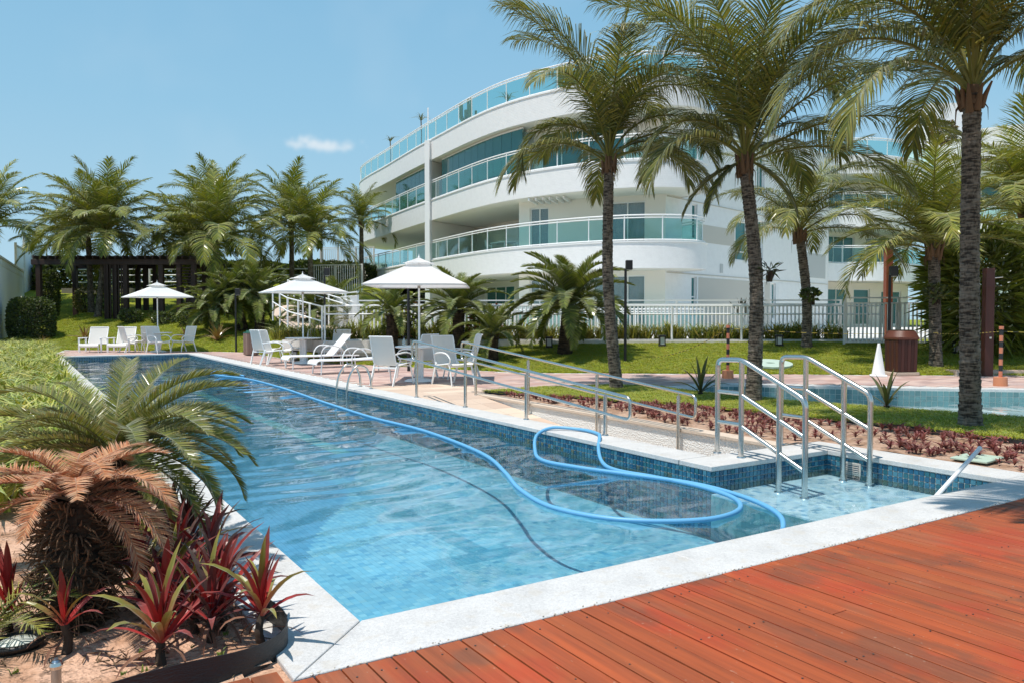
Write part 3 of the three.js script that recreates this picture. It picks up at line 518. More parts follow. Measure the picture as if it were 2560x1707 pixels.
// ---------------------------------------------------------------- stainless handrails
const railR = 0.0235;
function flange(x, y, z) { return cyl(0.042, 0.036, 0.012, x, y, z, 14); }
{
  const a = thing('ramp_handrail', 'long double stainless handrail along the pool edge, sloping down the ramp', 'handrail', V3(5.62, 0, -9.4));
  const Z = [-11.88, -10.2, -8.55, -6.92].map((z) => z + 9.4), top = [0.92, 0.79, 0.635, 0.495], low = [0.61, 0.485, 0.335, 0.25];
  part('rail', tube(rounded([V3(0, top[0] - 0.16, Z[0] - 0.14), V3(0, top[0], Z[0] - 0.14), V3(0, top[0] + 0.01, Z[0] + 0.02), V3(0, top[3] - 0.03, Z[3] + 0.44), V3(0, low[3] - 0.03, Z[3] + 0.44), V3(0, low[0], Z[0] + 0.02), V3(0, low[0] + 0.015, Z[0] - 0.14), V3(0, top[0] - 0.16, Z[0] - 0.14)], 0.07, 6), railR * 0.8, 10, false), MAT.steel, a);
  Z.forEach((z, i) => { part('post', [cyl(railR, railR, top[i] - 0.05, 0.012, 0, z, 12), flange(0.012, 0, z), cyl(0.008, 0.008, 0.05, 0.012, top[i] - 0.06, z, 6), bar(V3(0.03, low[i] - 0.055, z), V3(0, low[i] - 0.015, z), 0.006, 6)], MAT.steel, a); });
  const b = thing('ramp_handrail', 'far double stainless handrail rising from the ramp beside the purple bed', 'handrail', V3(6.69, 0, -9.4));
  const Zb = [-11.75, -10.1, -8.4, -6.84].map((z) => z + 9.4), tb = [0.86, 0.72, 0.6, 0.45], lb = [0.55, 0.42, 0.29, 0.2];
  part('rail', tube(rounded([V3(0, tb[0] - 0.12, Zb[0] - 0.5), V3(0, tb[0] + 0.03, Zb[0] - 0.5), V3(0, tb[0] + 0.02, Zb[0] - 0.3), V3(0, tb[3] - 0.03, Zb[3] + 0.28), V3(0, lb[3] - 0.04, Zb[3] + 0.28), V3(0, lb[0] + 0.02, Zb[0] - 0.3), V3(0, lb[0] + 0.03, Zb[0] - 0.5), V3(0, tb[0] - 0.12, Zb[0] - 0.5)], 0.07, 6), railR * 0.8, 10, false), MAT.steel, b);
  Zb.forEach((z, i) => { const y = rampY(z - 9.4); part('post', [cyl(railR, railR, tb[i] - 0.05 - y, 0.0, y, z, 12), flange(0, y, z), cyl(0.008, 0.008, 0.05, 0, tb[i] - 0.06, z, 6), bar(V3(0.03, lb[i] - 0.055, z), V3(0, lb[i] - 0.015, z), 0.006, 6)], MAT.steel, b); });
  // pool step rails
  const stair = (x, z0, label) => {
    const t = thing('step_handrail', label, 'handrail', V3(x, 0, z0)), zs = [0, 0.3, 0.74, 1.02], r = 0.026;
    const slope = (y, z) => y - (z - 0.3) * 0.44;
    part('top_rail', tube(rounded([V3(0, 0, 0), V3(0, 0.925, 0), V3(0, 0.935, 0.31), V3(0, slope(0.93, 1.02), 1.02), V3(0, SHELF_Y, 1.02)], 0.075, 7), r, 12, false), MAT.steel, t);
    part('mid_rail', [bar(V3(0, 0.615, 0), V3(0, 0.615, 0.3), r * 0.85, 10), bar(V3(0, 0.6, 0.3), V3(0, slope(0.6, 1.02), 1.02), r * 0.85, 10)], MAT.steel, t);
    part('low_rail', [bar(V3(0, 0.315, 0), V3(0, 0.315, 0.3), r * 0.85, 10), bar(V3(0, 0.3, 0.3), V3(0, slope(0.3, 1.02), 1.02), r * 0.85, 10)], MAT.steel, t);
    part('post', [cyl(r, r, 0.93, 0, 0, 0.3, 12), flange(0, 0, 0.3)], MAT.steel, t); part('post', [cyl(r, r, slope(0.93, 0.74) - SHELF_Y, 0, SHELF_Y, 0.74, 12), flange(0, SHELF_Y, 0.74)], MAT.steel, t);
    part('foot_flange', flange(0, 0, 0), MAT.steelDull, t); part('foot_flange', flange(0, SHELF_Y, 1.02), MAT.steelDull, t);
  };
  stair(5.84, -5.43, 'triple stainless step handrail nearer the pool, beside the inner corner');
  stair(6.79, -5.43, 'triple stainless step handrail further right, beside the purple bed');
}
{ // pool ladder
  const l = thing('pool_ladder', 'stainless pool ladder with two hooped rails over the coping', 'ladder', V3(5.26, 0, -14.0));
  for (const z of [-0.27, 0.27]) part('hoop_rail', [tube(rounded([V3(-0.16, -0.62, z), V3(-0.16, 0.02, z), V3(-0.1, 0.28, z), V3(0.04, 0.45, z), V3(0.22, 0.41, z), V3(0.31, 0.22, z), V3(0.32, 0, z)], 0.2, 8), 0.021, 10), cyl(0.04, 0.035, 0.012, 0.32, 0, z, 12)], MAT.steel, l);
  for (const y of [-0.22, -0.46]) part('tread', rbox(0.08, 0.025, 0.5, 0.006, -0.16, y, 0), MAT.steel, l);
}
{ // floating vacuum hose, ribbed
  const P = [[4.86, -0.16, -20.4], [4.71, -0.15, -22.5], [4.42, -0.15, -22.1], [4.32, -0.15, -21], [4.65, -0.15, -19.4], [4.7, -0.15, -16.7], [4.52, -0.15, -13.15], [4.44, -0.15, -10.8], [4.5, -0.15, -9.44], [4.39, -0.15, -8.04], [4.22, -0.15, -7.12], [3.94, -0.15, -6.34], [3.66, -0.15, -5.64], [3.54, -0.15, -4.99], [3.7, -0.15, -4.49], [4.0, -0.15, -4.21], [4.36, -0.15, -4.08], [4.72, -0.15, -4.16], [4.97, -0.15, -4.42], [5.08, -0.15, -4.9], [5.02, -0.15, -5.43], [4.93, -0.15, -5.9], [5.05, -0.14, -6.25], [5.2, -0.05, -6.5], [5.36, 0.03, -6.68], [5.54, 0.024, -6.95], [5.57, 0.024, -7.3], [5.35, 0.03, -7.56], [5.1, -0.02, -7.5], [4.86, -0.13, -7.2], [4.62, -0.15, -6.7], [4.7, -0.15, -6.2], [4.9, -0.15, -5.66], [5.1, -0.145, -5.0], [5.04, -0.14, -4.35], [4.88, -0.15, -3.93], [4.69, -0.17, -3.72], [4.42, -0.24, -3.57]].map((p) => V3(...p));
  const c = new THREE.CatmullRomCurve3(P, false, 'centripetal'), L = c.getLength(), n = Math.round(L / 0.0115 * 2), pts = c.getSpacedPoints(n);
  solo('vacuum_hose', tube(pts, (i) => i % 2 ? 0.0205 : 0.0175, 8), MAT.hose, 'light blue ribbed hose looping across the pool and over the coping', 'hose');
}
{ // white pole leaning on the near coping
  const b = V3(6.395, 0.307, -3.22), e = V3(5.93, 0.02, -3.262), a = e.clone().add(e.clone().sub(b).multiplyScalar(0.38));
  const p = thing('telescopic_pole', 'white telescopic pole resting in the shallow corner over the coping', 'pole', V3(0, 0, 0));
  part('tube', tube([a, b], 0.016, 12), MAT.whiteMetal, p); part('end_cap', tube([b, b.clone().lerp(a, -0.02)], 0.018, 12), MAT.whitePaint, p);
}
// ---------------------------------------------------------------- small things on the sandy bed
{
  const d = thing('ground_light', 'round glass ground light lying in the sand at the left edge', 'light', V3(-0.02, 0.02, -3.72));
  part('rim', at(new THREE.TorusGeometry(0.085, 0.013, 10, 40), 0, 0.012, 0, 0, Math.PI / 2), MAT.black, d); part('body', cyl(0.075, 0.088, 0.03, 0, -0.02, 0, 32), MAT.black, d);
  const dome = new THREE.SphereGeometry(0.16, 32, 6, 0, Math.PI * 2, 0, 0.49); at(dome, 0, -0.128, 0); part('lens', dome, phys(0.75, 0.78, 0.72, { roughness: 0.12, clearcoat: 1 }), d);
  const s = thing('sprinkler', 'short steel and brass sprinkler standing in the sand by the deck', 'sprinkler', V3(0.1, -0.02, -3.24));
  part('stem', cyl(0.017, 0.017, 0.11, 0, 0, 0, 20), MAT.steelDull, s); part('collar', [cyl(0.021, 0.024, 0.012, 0, 0.1, 0, 20), cyl(0.024, 0.02, 0.012, 0, 0.112, 0, 20)], MAT.steel, s); part('nozzle', [cyl(0.014, 0.009, 0.006, 0, 0.124, 0, 16), cyl(0.007, 0.007, 0.008, 0, 0.128, 0, 12)], mat(0.25, 0.33, 0.4, { metalness: 0.8, roughness: 0.3 }), s);
  solo('inspection_lid', rbox(0.42, 0.02, 0.32, 0.006, 0, 0, 0), mat(0.42, 0.52, 0.42, { roughness: 0.7 }), 'flat pale green lid lying among the purple plants', 'lid', V3(7.62, 0.02, -3.85), 0.1);
}
// ---------------------------------------------------------------- palms and cycads
// A frond in its own plane: x out, y up, z sideways; it may be turned only about y, so the leaflets hang with gravity.
function frondGeo(o) {
  const { L, e0, bend, n = 52, leaf = 0.55, w = 0.026, droop = 0.8, start = 0.16, sway = 0, seed = 1, tones, tip = [0.36, 0.29, 0.1], tipShare = 0.12, stem = [0.30, 0.27, 0.04], stemR = 0.026, pw = 1.25, vee = 0.25, a0 = 72, a1 = 24, segs = 3, wild = 0.18, missing = 0.04, twist = 0.5 } = o;
  const r = mulberry(seed), rn = (a, b) => a + (b - a) * r(), pos = [], nor = [], col = [];
  const N = 26, P = [V3(0, 0, 0)], Tn = [];
  for (let i = 0; i < N; i++) { const t = (i + 0.5) / N, a = (e0 - bend * Math.pow(t, pw)) * D2R, s = sway * t * t; const d = V3(Math.cos(a) * Math.cos(s), Math.sin(a), Math.cos(a) * Math.sin(s)); Tn.push(d); P.push(P[i].clone().addScaledVector(d, L / N)); }
  const evalP = (t) => { const f = clamp(t, 0, 0.9999) * N, i = Math.floor(f); return [P[i].clone().lerp(P[i + 1], f - i), Tn[i].clone().lerp(Tn[Math.min(N - 1, i + 1)], f - i).normalize()]; };
  const tri = (a, b, c, na, nb, nc, k) => { pos.push(a.x, a.y, a.z, b.x, b.y, b.z, c.x, c.y, c.z); nor.push(na.x, na.y, na.z, nb.x, nb.y, nb.z, nc.x, nc.y, nc.z); for (const q of k) col.push(...q); };
  // stem: three-sided and tapering
  for (let i = 0; i < N; i += 2) {
    const ring = (j) => { const [p, t] = evalP(j / N), side = V3(0, 1, 0).cross(t); if (side.lengthSq() < 1e-4) side.set(0, 0, 1); side.normalize(); const up = t.clone().cross(side), q = stemR * Math.pow(1 - j / N * 0.93, 0.8) * (j === 0 ? 1.7 : 1); return [0, 1, 2, 3].map((k) => { const a = k * Math.PI / 2 + Math.PI / 4, d = side.clone().multiplyScalar(Math.cos(a)).addScaledVector(up, Math.sin(a)); return [p.clone().addScaledVector(d, q), d]; }); };
    const A = ring(i), B = ring(i + 2);
    for (let k = 0; k < 4; k++) { const m = (k + 1) % 4, kk = [stem, stem, stem]; tri(A[k][0], A[m][0], B[m][0], A[k][1], A[m][1], B[m][1], kk); tri(A[k][0], B[m][0], B[k][0], A[k][1], B[m][1], B[k][1], kk); }
  }
  for (let i = 0; i < n; i++) for (const s of [-1, 1]) {
    if (r() < missing) continue;
    const t = lerp(start, 0.995, (i + rn(-0.25, 0.25)) / (n - 1)), [p, tan] = evalP(t), up0 = V3(0, 1, 0);
    const side = up0.clone().cross(tan); if (side.lengthSq() < 1e-3) side.set(0, 0, 1); side.normalize().multiplyScalar(-s);
    const up = tan.clone().cross(side).multiplyScalar(s > 0 ? 1 : -1); if (up.dot(up0) < 0 && Math.abs(tan.y) < 0.99) up.negate();
    const u = clamp((t - start) / (1 - start), 0, 1), a = lerp(a0, a1, Math.pow(u, 1.3)) * D2R + rn(-wild, wild) * 0.6, prof = Math.pow(Math.sin(Math.PI * clamp(0.14 + 0.8 * u, 0, 1)), 0.65);
    const len = leaf * prof * rn(0.85, 1.1), dir = tan.clone().multiplyScalar(Math.cos(a)).addScaledVector(side, Math.sin(a) * Math.cos(vee)).addScaledVector(up, Math.sin(a) * Math.sin(vee) + rn(-wild, wild)).normalize();
    const tone = tones[Math.floor(r() * tones.length)], k0 = rn(0.82, 1.18), c0 = tone.map((v) => v * k0), c1 = r() < tipShare ? tip : c0.map((v, q) => lerp(v, tip[q], 0.25));
    const q = [p.clone()], d = dir.clone(), dr = droop * rn(0.7, 1.3);
    for (let m = 0; m < segs; m++) { q.push(q[m].clone().addScaledVector(d, len / segs)); d.y -= dr / segs * (m + 0.7); d.normalize(); }
    const wide = tan.clone().addScaledVector(dir, -tan.dot(dir)).normalize().multiplyScalar(w / 2 * rn(0.8, 1.15)); if (r() < twist) wide.applyAxisAngle(dir, rn(-0.7, 0.7));
    for (let m = 0; m < segs; m++) {
      const wa = m === 0 ? 0.6 : lerp(1, 0.55, m / segs), wb = m === segs - 1 ? 0 : lerp(1, 0.55, (m + 1) / segs), A = q[m], B = q[m + 1], nn = B.clone().sub(A).cross(wide).normalize(); if (nn.y < 0) nn.negate();
      const ca = mix3(c0, c1, m / segs), cb = mix3(c0, c1, (m + 1) / segs);
      const a1_ = A.clone().addScaledVector(wide, -wa), a2 = A.clone().addScaledVector(wide, wa);
      if (wb === 0) tri(a1_, a2, B, nn, nn, nn, [ca, ca, cb]);
      else { const b1 = B.clone().addScaledVector(wide, -wb), b2 = B.clone().addScaledVector(wide, wb); tri(a1_, a2, b2, nn, nn, nn, [ca, ca, cb]); tri(a1_, b2, b1, nn, nn, nn, [ca, cb, cb]); }
    }
  }
  const g = new THREE.BufferGeometry(); g.setAttribute('position', new THREE.Float32BufferAttribute(pos, 3)); g.setAttribute('normal', new THREE.Float32BufferAttribute(nor, 3)); g.setAttribute('color', new THREE.Float32BufferAttribute(col, 3));
  g.setAttribute('uv', new THREE.Float32BufferAttribute(new Float32Array(pos.length / 3 * 2), 2)); g.computeVertexNormals(); return g;
}
const azTurn = (az) => { const a = az * D2R, x = wx(Math.cos(a), Math.sin(a)), z = wz(Math.cos(a), Math.sin(a)); return Math.atan2(-z, x); };  // az: 0 east, 90 north on the (e, n) grid
const COCO = [[0.13, 0.17, 0.008], [0.18, 0.215, 0.01], [0.27, 0.275, 0.014], [0.40, 0.35, 0.035], [0.09, 0.12, 0.007]], COCO_Y = [[0.27, 0.31, 0.012], [0.36, 0.365, 0.016], [0.45, 0.40, 0.03], [0.21, 0.26, 0.012]];
const CYC = [[0.14, 0.195, 0.01], [0.19, 0.245, 0.012], [0.25, 0.295, 0.018], [0.10, 0.145, 0.008]], CYC_DRY = [[0.60, 0.23, 0.085], [0.66, 0.31, 0.14], [0.54, 0.165, 0.06], [0.70, 0.40, 0.21]];
function trunkGeo(path, r0, r1, ring = 0.075, seg = 18, foot = 0.35) {
  const c = new THREE.CatmullRomCurve3(path), L = c.getLength(), n = Math.max(6, Math.round(L / ring)), pts = [], rad = [];
  for (let i = 0; i < n; i++) { const t0 = i / n, t1 = (i + 0.82) / n; pts.push(c.getPointAt(t0), c.getPointAt(t1)); const b = (t) => lerp(r0, r1, Math.pow(t, 0.8)) * (1 + foot * Math.exp(-t * L / 0.22)); const j = rr(0.97, 1.035); rad.push(b(t0) * 0.955 * j, b(t1) * 1.045 * j); }
  const g = tube(pts, (i) => rad[i], seg, false), p = g.attributes.position, u = g.attributes.uv;
  for (let i = 0; i < p.count; i++) { const k = 1 + 0.07 * (fbm(u.getX(i) * 8 + 3, p.getY(i) * 7 + 11, 3, 8) - 0.5); const q = c.getPointAt(clamp(u.getY(i) / L, 0, 1)); p.setX(i, q.x + (p.getX(i) - q.x) * k); p.setZ(i, q.z + (p.getZ(i) - q.z) * k); u.setXY(i, u.getX(i), u.getY(i) * 0.55); }
  g.computeVertexNormals(); return g;
}
function sheath(r, h, n = 9) {  // fibrous leaf bases under a crown
  const gs = [];
  for (let i = 0; i < n; i++) { const a = i / n * 6.283 + rr(-0.2, 0.2), l = h * rr(0.7, 1.3), o = rr(0.9, 1.15) * r; gs.push(tube([V3(Math.cos(a) * r * 0.75, -h * rr(0.6, 1.0), Math.sin(a) * r * 0.75), V3(Math.cos(a) * o, -h * 0.1, Math.sin(a) * o), V3(Math.cos(a) * o * rr(1.05, 1.5), l * 0.6, Math.sin(a) * o * rr(1.05, 1.5))], (k, t) => lerp(r * 0.42, r * 0.1, t), 6)); }
  gs.push(cyl(r * 1.05, r * 0.55, h * 1.1, 0, -h * 0.55, 0, 12));
  for (let i = 0; i < n; i++) { const a = rr(0, 6.28), x = Math.cos(a), z = Math.sin(a); gs.push(tube([V3(x * r, -h * 0.4, z * r), V3(x * r * 1.35, -h * 0.7, z * r * 1.35), V3(x * r * 1.4, -h * rr(1.2, 1.9), z * r * 1.4)], (k, t) => lerp(0.028, 0.004, t), 4, true, 0.35)); }
  return gs;
}
const library = new Map();
function sharedFrond(key, make) { if (!library.has(key)) library.set(key, make()); return library.get(key); }
function cocoFrond(e0, bend, L, seed, o = {}) { return frondGeo({ L, e0, bend, seed, leaf: 0.285 * L, n: 92, w: 0.027, droop: 1.5, a0: 62, wild: 0.07, twist: 0.25, tones: COCO, ...o }); }
function palm(name, label, base, top, r0, r1, fronds, o = {}) {
  const t = thing(name, label, 'palm tree', base, 0, o.group), d = top.clone().sub(base);
  const mid = d.clone().multiplyScalar(0.5).add(o.bow || V3(0, 0, 0));
  part('trunk', trunkGeo([V3(0, -0.08, 0), mid, d.clone().addScaledVector(V3(0, 1, 0), 0.02)], r0, r1, o.ring || 0.075), MAT.trunk, t);
  const crown = new THREE.Group(); crown.name = 'crown'; crown.position.copy(d); t.add(crown);
  part('leaf_sheath', sheath(r1 * 1.25, o.sheath || 0.28), MAT.fibre, crown);
  for (const f of fronds) { const m = part('frond', f.geo, MAT.leaf, crown); m.rotation.y = f.turn; m.position.set(0, rr(-0.04, 0.1), 0); if (f.scale) m.scale.setScalar(f.scale); }
  return t;
}
const filler = (seed, n, L) => { const r = mulberry(seed); return Array.from({ length: n }, (_, i) => { const e = lerp(86, 38, i / n); return [i * 137.5 + r() * 40, e, 80 + r() * 45, L * (0.9 + 0.3 * r()), (r() - 0.5) * 0.5]; }); };
const list = (rows, seed, o = {}) => rows.concat(filler(seed, o.fill ?? 1, 2.9)).map(([az, e0, bend, L, sway = 0], i) => ({ geo: cocoFrond(e0, bend * 1.08, L * (e0 > 73 ? 1.14 : 1), seed + i, { sway, ...o }), turn: azTurn(az) }));
function shared(kind, count, scale, seed, mk, eTop = 84, eLow = -18) {  // a whole crown from shared fronds, spiralling from the spear down
  const r = mulberry(seed), out = [];
  for (let i = 0; i < count; i++) { const k = Math.floor(i / count * 12), v = Math.floor(r() * 2); out.push({ geo: sharedFrond(kind + k + '_' + v, () => mk(lerp(eTop, eLow, Math.pow(k / 11, 1.1)), k, 300 + k * 7 + v)), turn: i * 2.39996 + (r() - 0.5) * 0.5 + seed, scale: scale * (0.88 + 0.24 * r()) }); }
  return out;
}
const bgCoco = (e, k, s) => frondGeo({ L: 2.6, e0: e, bend: lerp(42, 84, k / 11) + (s % 5) * 7, seed: s, leaf: 0.62, n: 66, w: 0.032, droop: 1.0, tones: [[0.20, 0.26, 0.008], [0.29, 0.335, 0.012], [0.42, 0.41, 0.02], [0.14, 0.19, 0.007]], segs: 3, wild: 0.1, sway: (s % 3 - 1) * 0.2 });
const bgCocoY = (e, k, s) => frondGeo({ L: 2.5, e0: e, bend: lerp(50, 95, k / 11) + (s % 5) * 6, seed: s, leaf: 0.64, n: 72, w: 0.03, droop: 1.0, tones: COCO_Y, segs: 2, sway: (s % 3 - 1) * 0.2 });
{
  palm('coconut_palm', 'tall coconut palm with the slimmest leaning trunk, left of the three in front', W(1.93, 14.37, 0), W(1.76, 14.3, 4.12), 0.115, 0.09, list([
    [182, 70, 165, 2.5, 0.1], [188, 38, 105, 2.45], [168, 84, 60, 3.2, -0.2], [140, 86, 75, 3.3], [20, 84, 125, 3.0], [2, 66, 135, 2.7], [352, 46, 120, 2.5], [338, 22, 90, 2.3], [60, 74, 95, 2.9], [100, 78, 80, 3.1], [120, 60, 105, 2.7], [272, 82, 90, 2.7], [305, 74, 115, 2.6], [232, 74, 110, 2.6], [30, 44, 110, 2.4], [90, 40, 100, 2.5], [45, 88, 55, 3.2], [200, 88, 70, 3.1, 0.3], [330, 82, 85, 3.0], [150, 42, 105, 2.4], [10, 24, 85, 2.2], [0, 89, 14, 2.5]], 1000), { bow: W(-0.09, 0.02, 0), sheath: 0.2 });
  palm('coconut_palm', 'middle tall coconut palm with a dark curved trunk by the step handrails', W(3.77, 12.2, 0), W(3.62, 12.25, 3.72), 0.118, 0.094, list([
    [186, 62, 150, 2.3, 0.15], [200, 40, 120, 2.2], [355, 36, 62, 3.3, 0.1], [350, 24, 75, 2.7], [340, 60, 80, 3.2], [15, 72, 80, 3.2], [170, 82, 70, 3.2], [120, 84, 60, 3.3], [60, 80, 70, 3.2], [90, 62, 95, 2.8], [30, 56, 100, 2.7], [275, 84, 60, 2.8], [300, 78, 85, 2.7], [240, 80, 85, 2.7], [45, 40, 90, 2.4], [130, 45, 100, 2.4], [0, 88, 35, 3.2], [205, 84, 80, 3.0], [330, 82, 75, 3.1], [165, -18, 50, 1.3], [190, -35, 40, 1.1], [345, -30, 40, 1.2]], 1100), { bow: W(0.11, 0, 0), sheath: 0.22 });
  palm('coconut_palm', 'tall coconut palm with the thickest ringed grey trunk, nearest the right edge', W(5.52, 9.39, 0), W(5.5, 9.45, 3.98), 0.118, 0.1, list([
    [186, 48, 120, 3.1, 0.1], [192, 64, 110, 3.1], [178, 76, 95, 3.2], [205, 32, 105, 2.6], [340, 72, 130, 2.6], [352, 52, 130, 2.5], [10, 70, 105, 3.0], [300, 78, 125, 2.6], [270, 86, 70, 2.8], [240, 80, 100, 2.6], [60, 70, 90, 3.0], [95, 76, 80, 3.2], [120, 66, 95, 2.9], [30, 50, 105, 2.7], [80, 44, 105, 2.6], [0, 86, 40, 3.0], [220, 80, 90, 2.9]], 1200), { bow: W(-0.02, 0, 0), sheath: 0.22 });
  palm('coconut_palm', 'shorter coconut palm with a smooth bent trunk between the middle and right palms', W(8.1, 21.5, lawnY(8.1, 21.5)), W(7.9, 21.6, 3.6), 0.13, 0.12, list([
    [200, 50, 100, 2.6], [215, 26, 95, 2.6], [172, 66, 90, 2.9], [350, 40, 95, 2.9, 0.1], [340, 18, 75, 2.9], [10, 62, 90, 3.0], [30, 74, 75, 3.1], [150, 78, 70, 3.1], [120, 70, 85, 3.0], [90, 60, 95, 2.8], [270, 76, 100, 2.5], [300, 54, 110, 2.6], [240, 50, 115, 2.4], [60, 40, 100, 2.7], [0, 84, 60, 3.0], [320, 68, 100, 2.8], [190, 84, 70, 2.9], [135, 30, 100, 2.5]], 1300, { n: 78, w: 0.029 }), { bow: W(0.09, 0, -0.1) });
  palm('coconut_palm', 'yellow green coconut palm with a dark trunk, behind the thick palm', W(10.25, 18.9, lawnY(10.25, 18.9)), W(10.2, 19, 2.95), 0.14, 0.13, shared('cy', 30, 1.12, 2, bgCocoY, 88, 22));
  palm('coconut_palm', 'yellow green coconut palm cut by the right edge of the picture', W(15.2, 23, lawnY(15.2, 23)), W(15.0, 23, 4.3), 0.14, 0.13, shared('cy', 32, 1.3, 5, bgCocoY, 88, 20));
  // on the left slope
  const slope = (e, n, h, label, sc, seed, cnt = 26, de = 0) => { const y = lawnY(e, n); return palm('coconut_palm', label, W(e, n, y), W(e + de, n, y + h + 0.3), 0.15, 0.12, shared('co', cnt, sc, seed, bgCoco, 88, 8), { group: 'coconut palms on the left slope' }); };
  slope(-20.1, 38, 3.7, 'broad coconut palm standing over the left half of the dark pergola', 1.4, 11, 40, 0.5);
  slope(-21.2, 39.5, 3.9, 'coconut palm whose straight trunk stands inside the pergola at left', 1.15, 12, 30, -0.1);
  slope(-14.2, 38.5, 3.2, 'dense coconut palm over the right end of the dark pergola', 1.5, 13, 42, -0.3);
  slope(-16.6, 44, 4.3, 'coconut palm rising highest behind the pergola', 1.35, 14, 28);
  slope(-12.2, 43.5, 3.7, 'coconut palm behind the two broad ones, its crown half hidden', 1.4, 15, 28);
  slope(-10.4, 40.5, 3.1, 'low coconut palm beside the curved building with drooping fronds', 1.3, 16, 28);
  slope(-28.3, 42.5, 4.6, 'coconut palm behind the white wall, cut by the left edge', 1.5, 17, 30);
  slope(-17.6, 41.5, 2.9, 'coconut palm wedged between the two broad ones on the slope', 1.3, 19, 32, 0.4);
  slope(-24.0, 43.5, 3.0, 'coconut palm behind the left corner of the pergola', 1.25, 20, 30, -0.5);
  slope(-9.0, 47, 3.3, 'small far coconut palm in front of the upper white railing', 1.0, 18, 22);
}
// cycads
const cycFrond = (e, k, s) => frondGeo({ L: 1.25, e0: e, bend: lerp(55, 85, k / 11) + (s % 4) * 8, seed: s, leaf: 0.24, n: 62, w: 0.027, droop: 0.55, tones: CYC, segs: 2, start: 0.14, stemR: 0.011, a0: 68, a1: 35, vee: 0.45, wild: 0.08, missing: 0, stem: [0.16, 0.17, 0.04] });
const cycFrondY = (e, k, s) => frondGeo({ L: 1.1, e0: e, bend: lerp(50, 80, k / 11) + (s % 4) * 8, seed: s, leaf: 0.18, n: 44, w: 0.016, droop: 0.3, tones: [[0.16, 0.2, 0.02], [0.2, 0.24, 0.03], [0.25, 0.26, 0.05]], segs: 2, start: 0.14, stemR: 0.01, a0: 68, a1: 35, vee: 0.45, wild: 0.08, missing: 0 });
function cycad(label, e, n, h, r, sc, count, seed, kind = 'cyc', mk = cycFrond, o = {}) {
  const y = lawnY(e, n) + (o.dy || 0), t = thing('cycad', label, 'cycad', W(e, n, y), 0, 'cycads on the lawn');
  part('trunk', trunkGeo([V3(0, -0.1, 0), V3(wx(o.lean || 0, 0) * 0.5, h * 0.5, wz(o.lean || 0, 0) * 0.5), V3(wx(o.lean || 0, 0), h, wz(o.lean || 0, 0))], r, r * 0.92, 0.07, 14, 0.1), MAT.cycTrunk, t);
  const crown = new THREE.Group(); crown.name = 'crown'; crown.position.set(wx(o.lean || 0, 0), h, wz(o.lean || 0, 0)); t.add(crown);
  part('leaf_base', sheath(r * 0.8, 0.12, 8), MAT.fibreDark, crown);
  for (const f of shared(kind, count, sc, seed, mk, 82, o.low ?? 4)) { const m = part('frond', f.geo, MAT.leaf, crown); m.rotation.y = f.turn; m.scale.setScalar(f.scale); m.position.y = 0.03; }
  return t;
}
cycad('largest cycad on the lawn, between the handrails and the left tall palm', 1.4, 21.0, 1.22, 0.2, 1.5, 46, 3, 'cyc', cycFrond, { lean: 0.14 });
cycad('low cycad with few fronds, just right of the largest umbrella', -0.5, 20.5, 0.6, 0.15, 0.95, 22, 4, 'cyc', cycFrond, { low: 26 });
cycad('bushy cycad partly behind the right side of the largest umbrella', -1.5, 22.0, 1.15, 0.18, 1.15, 34, 5, 'cyc', cycFrond, { low: 16 });
cycad('cycad standing behind the left side of the largest umbrella', -3.4, 22.2, 1.2, 0.17, 0.95, 28, 6, 'cyc', cycFrond, { low: 22 });
cycad('small yellow green cycad left of the largest umbrella', -5.2, 25.6, 0.7, 0.16, 0.95, 26, 7, 'cycy', cycFrondY, { low: 15 });
cycad('twin trunk cycad just right of the middle umbrella pole', -6.4, 27.6, 0.85, 0.2, 1.2, 28, 8, 'cyc', cycFrond, { lean: 0.2, low: 12 });
cycad('cycad with a second head beside the middle umbrella pole', -7.0, 27.8, 0.8, 0.18, 1.15, 26, 9, 'cyc', cycFrond, { lean: -0.12, low: 12 });
cycad('cycad with a straight trunk left of the middle umbrella', -10.7, 33.2, 1.35, 0.21, 1.5, 34, 10, 'cyc', cycFrond, { low: 12 });
cycad('cycad leaning left above the slatted bin', -11.5, 33.6, 1.3, 0.22, 1.55, 36, 11, 'cyc', cycFrond, { lean: -0.4, low: 10 });
cycad('low dark cycad on the slope left of the slatted bin', -12.6, 33.2, 0.8, 0.22, 1.45, 32, 12);

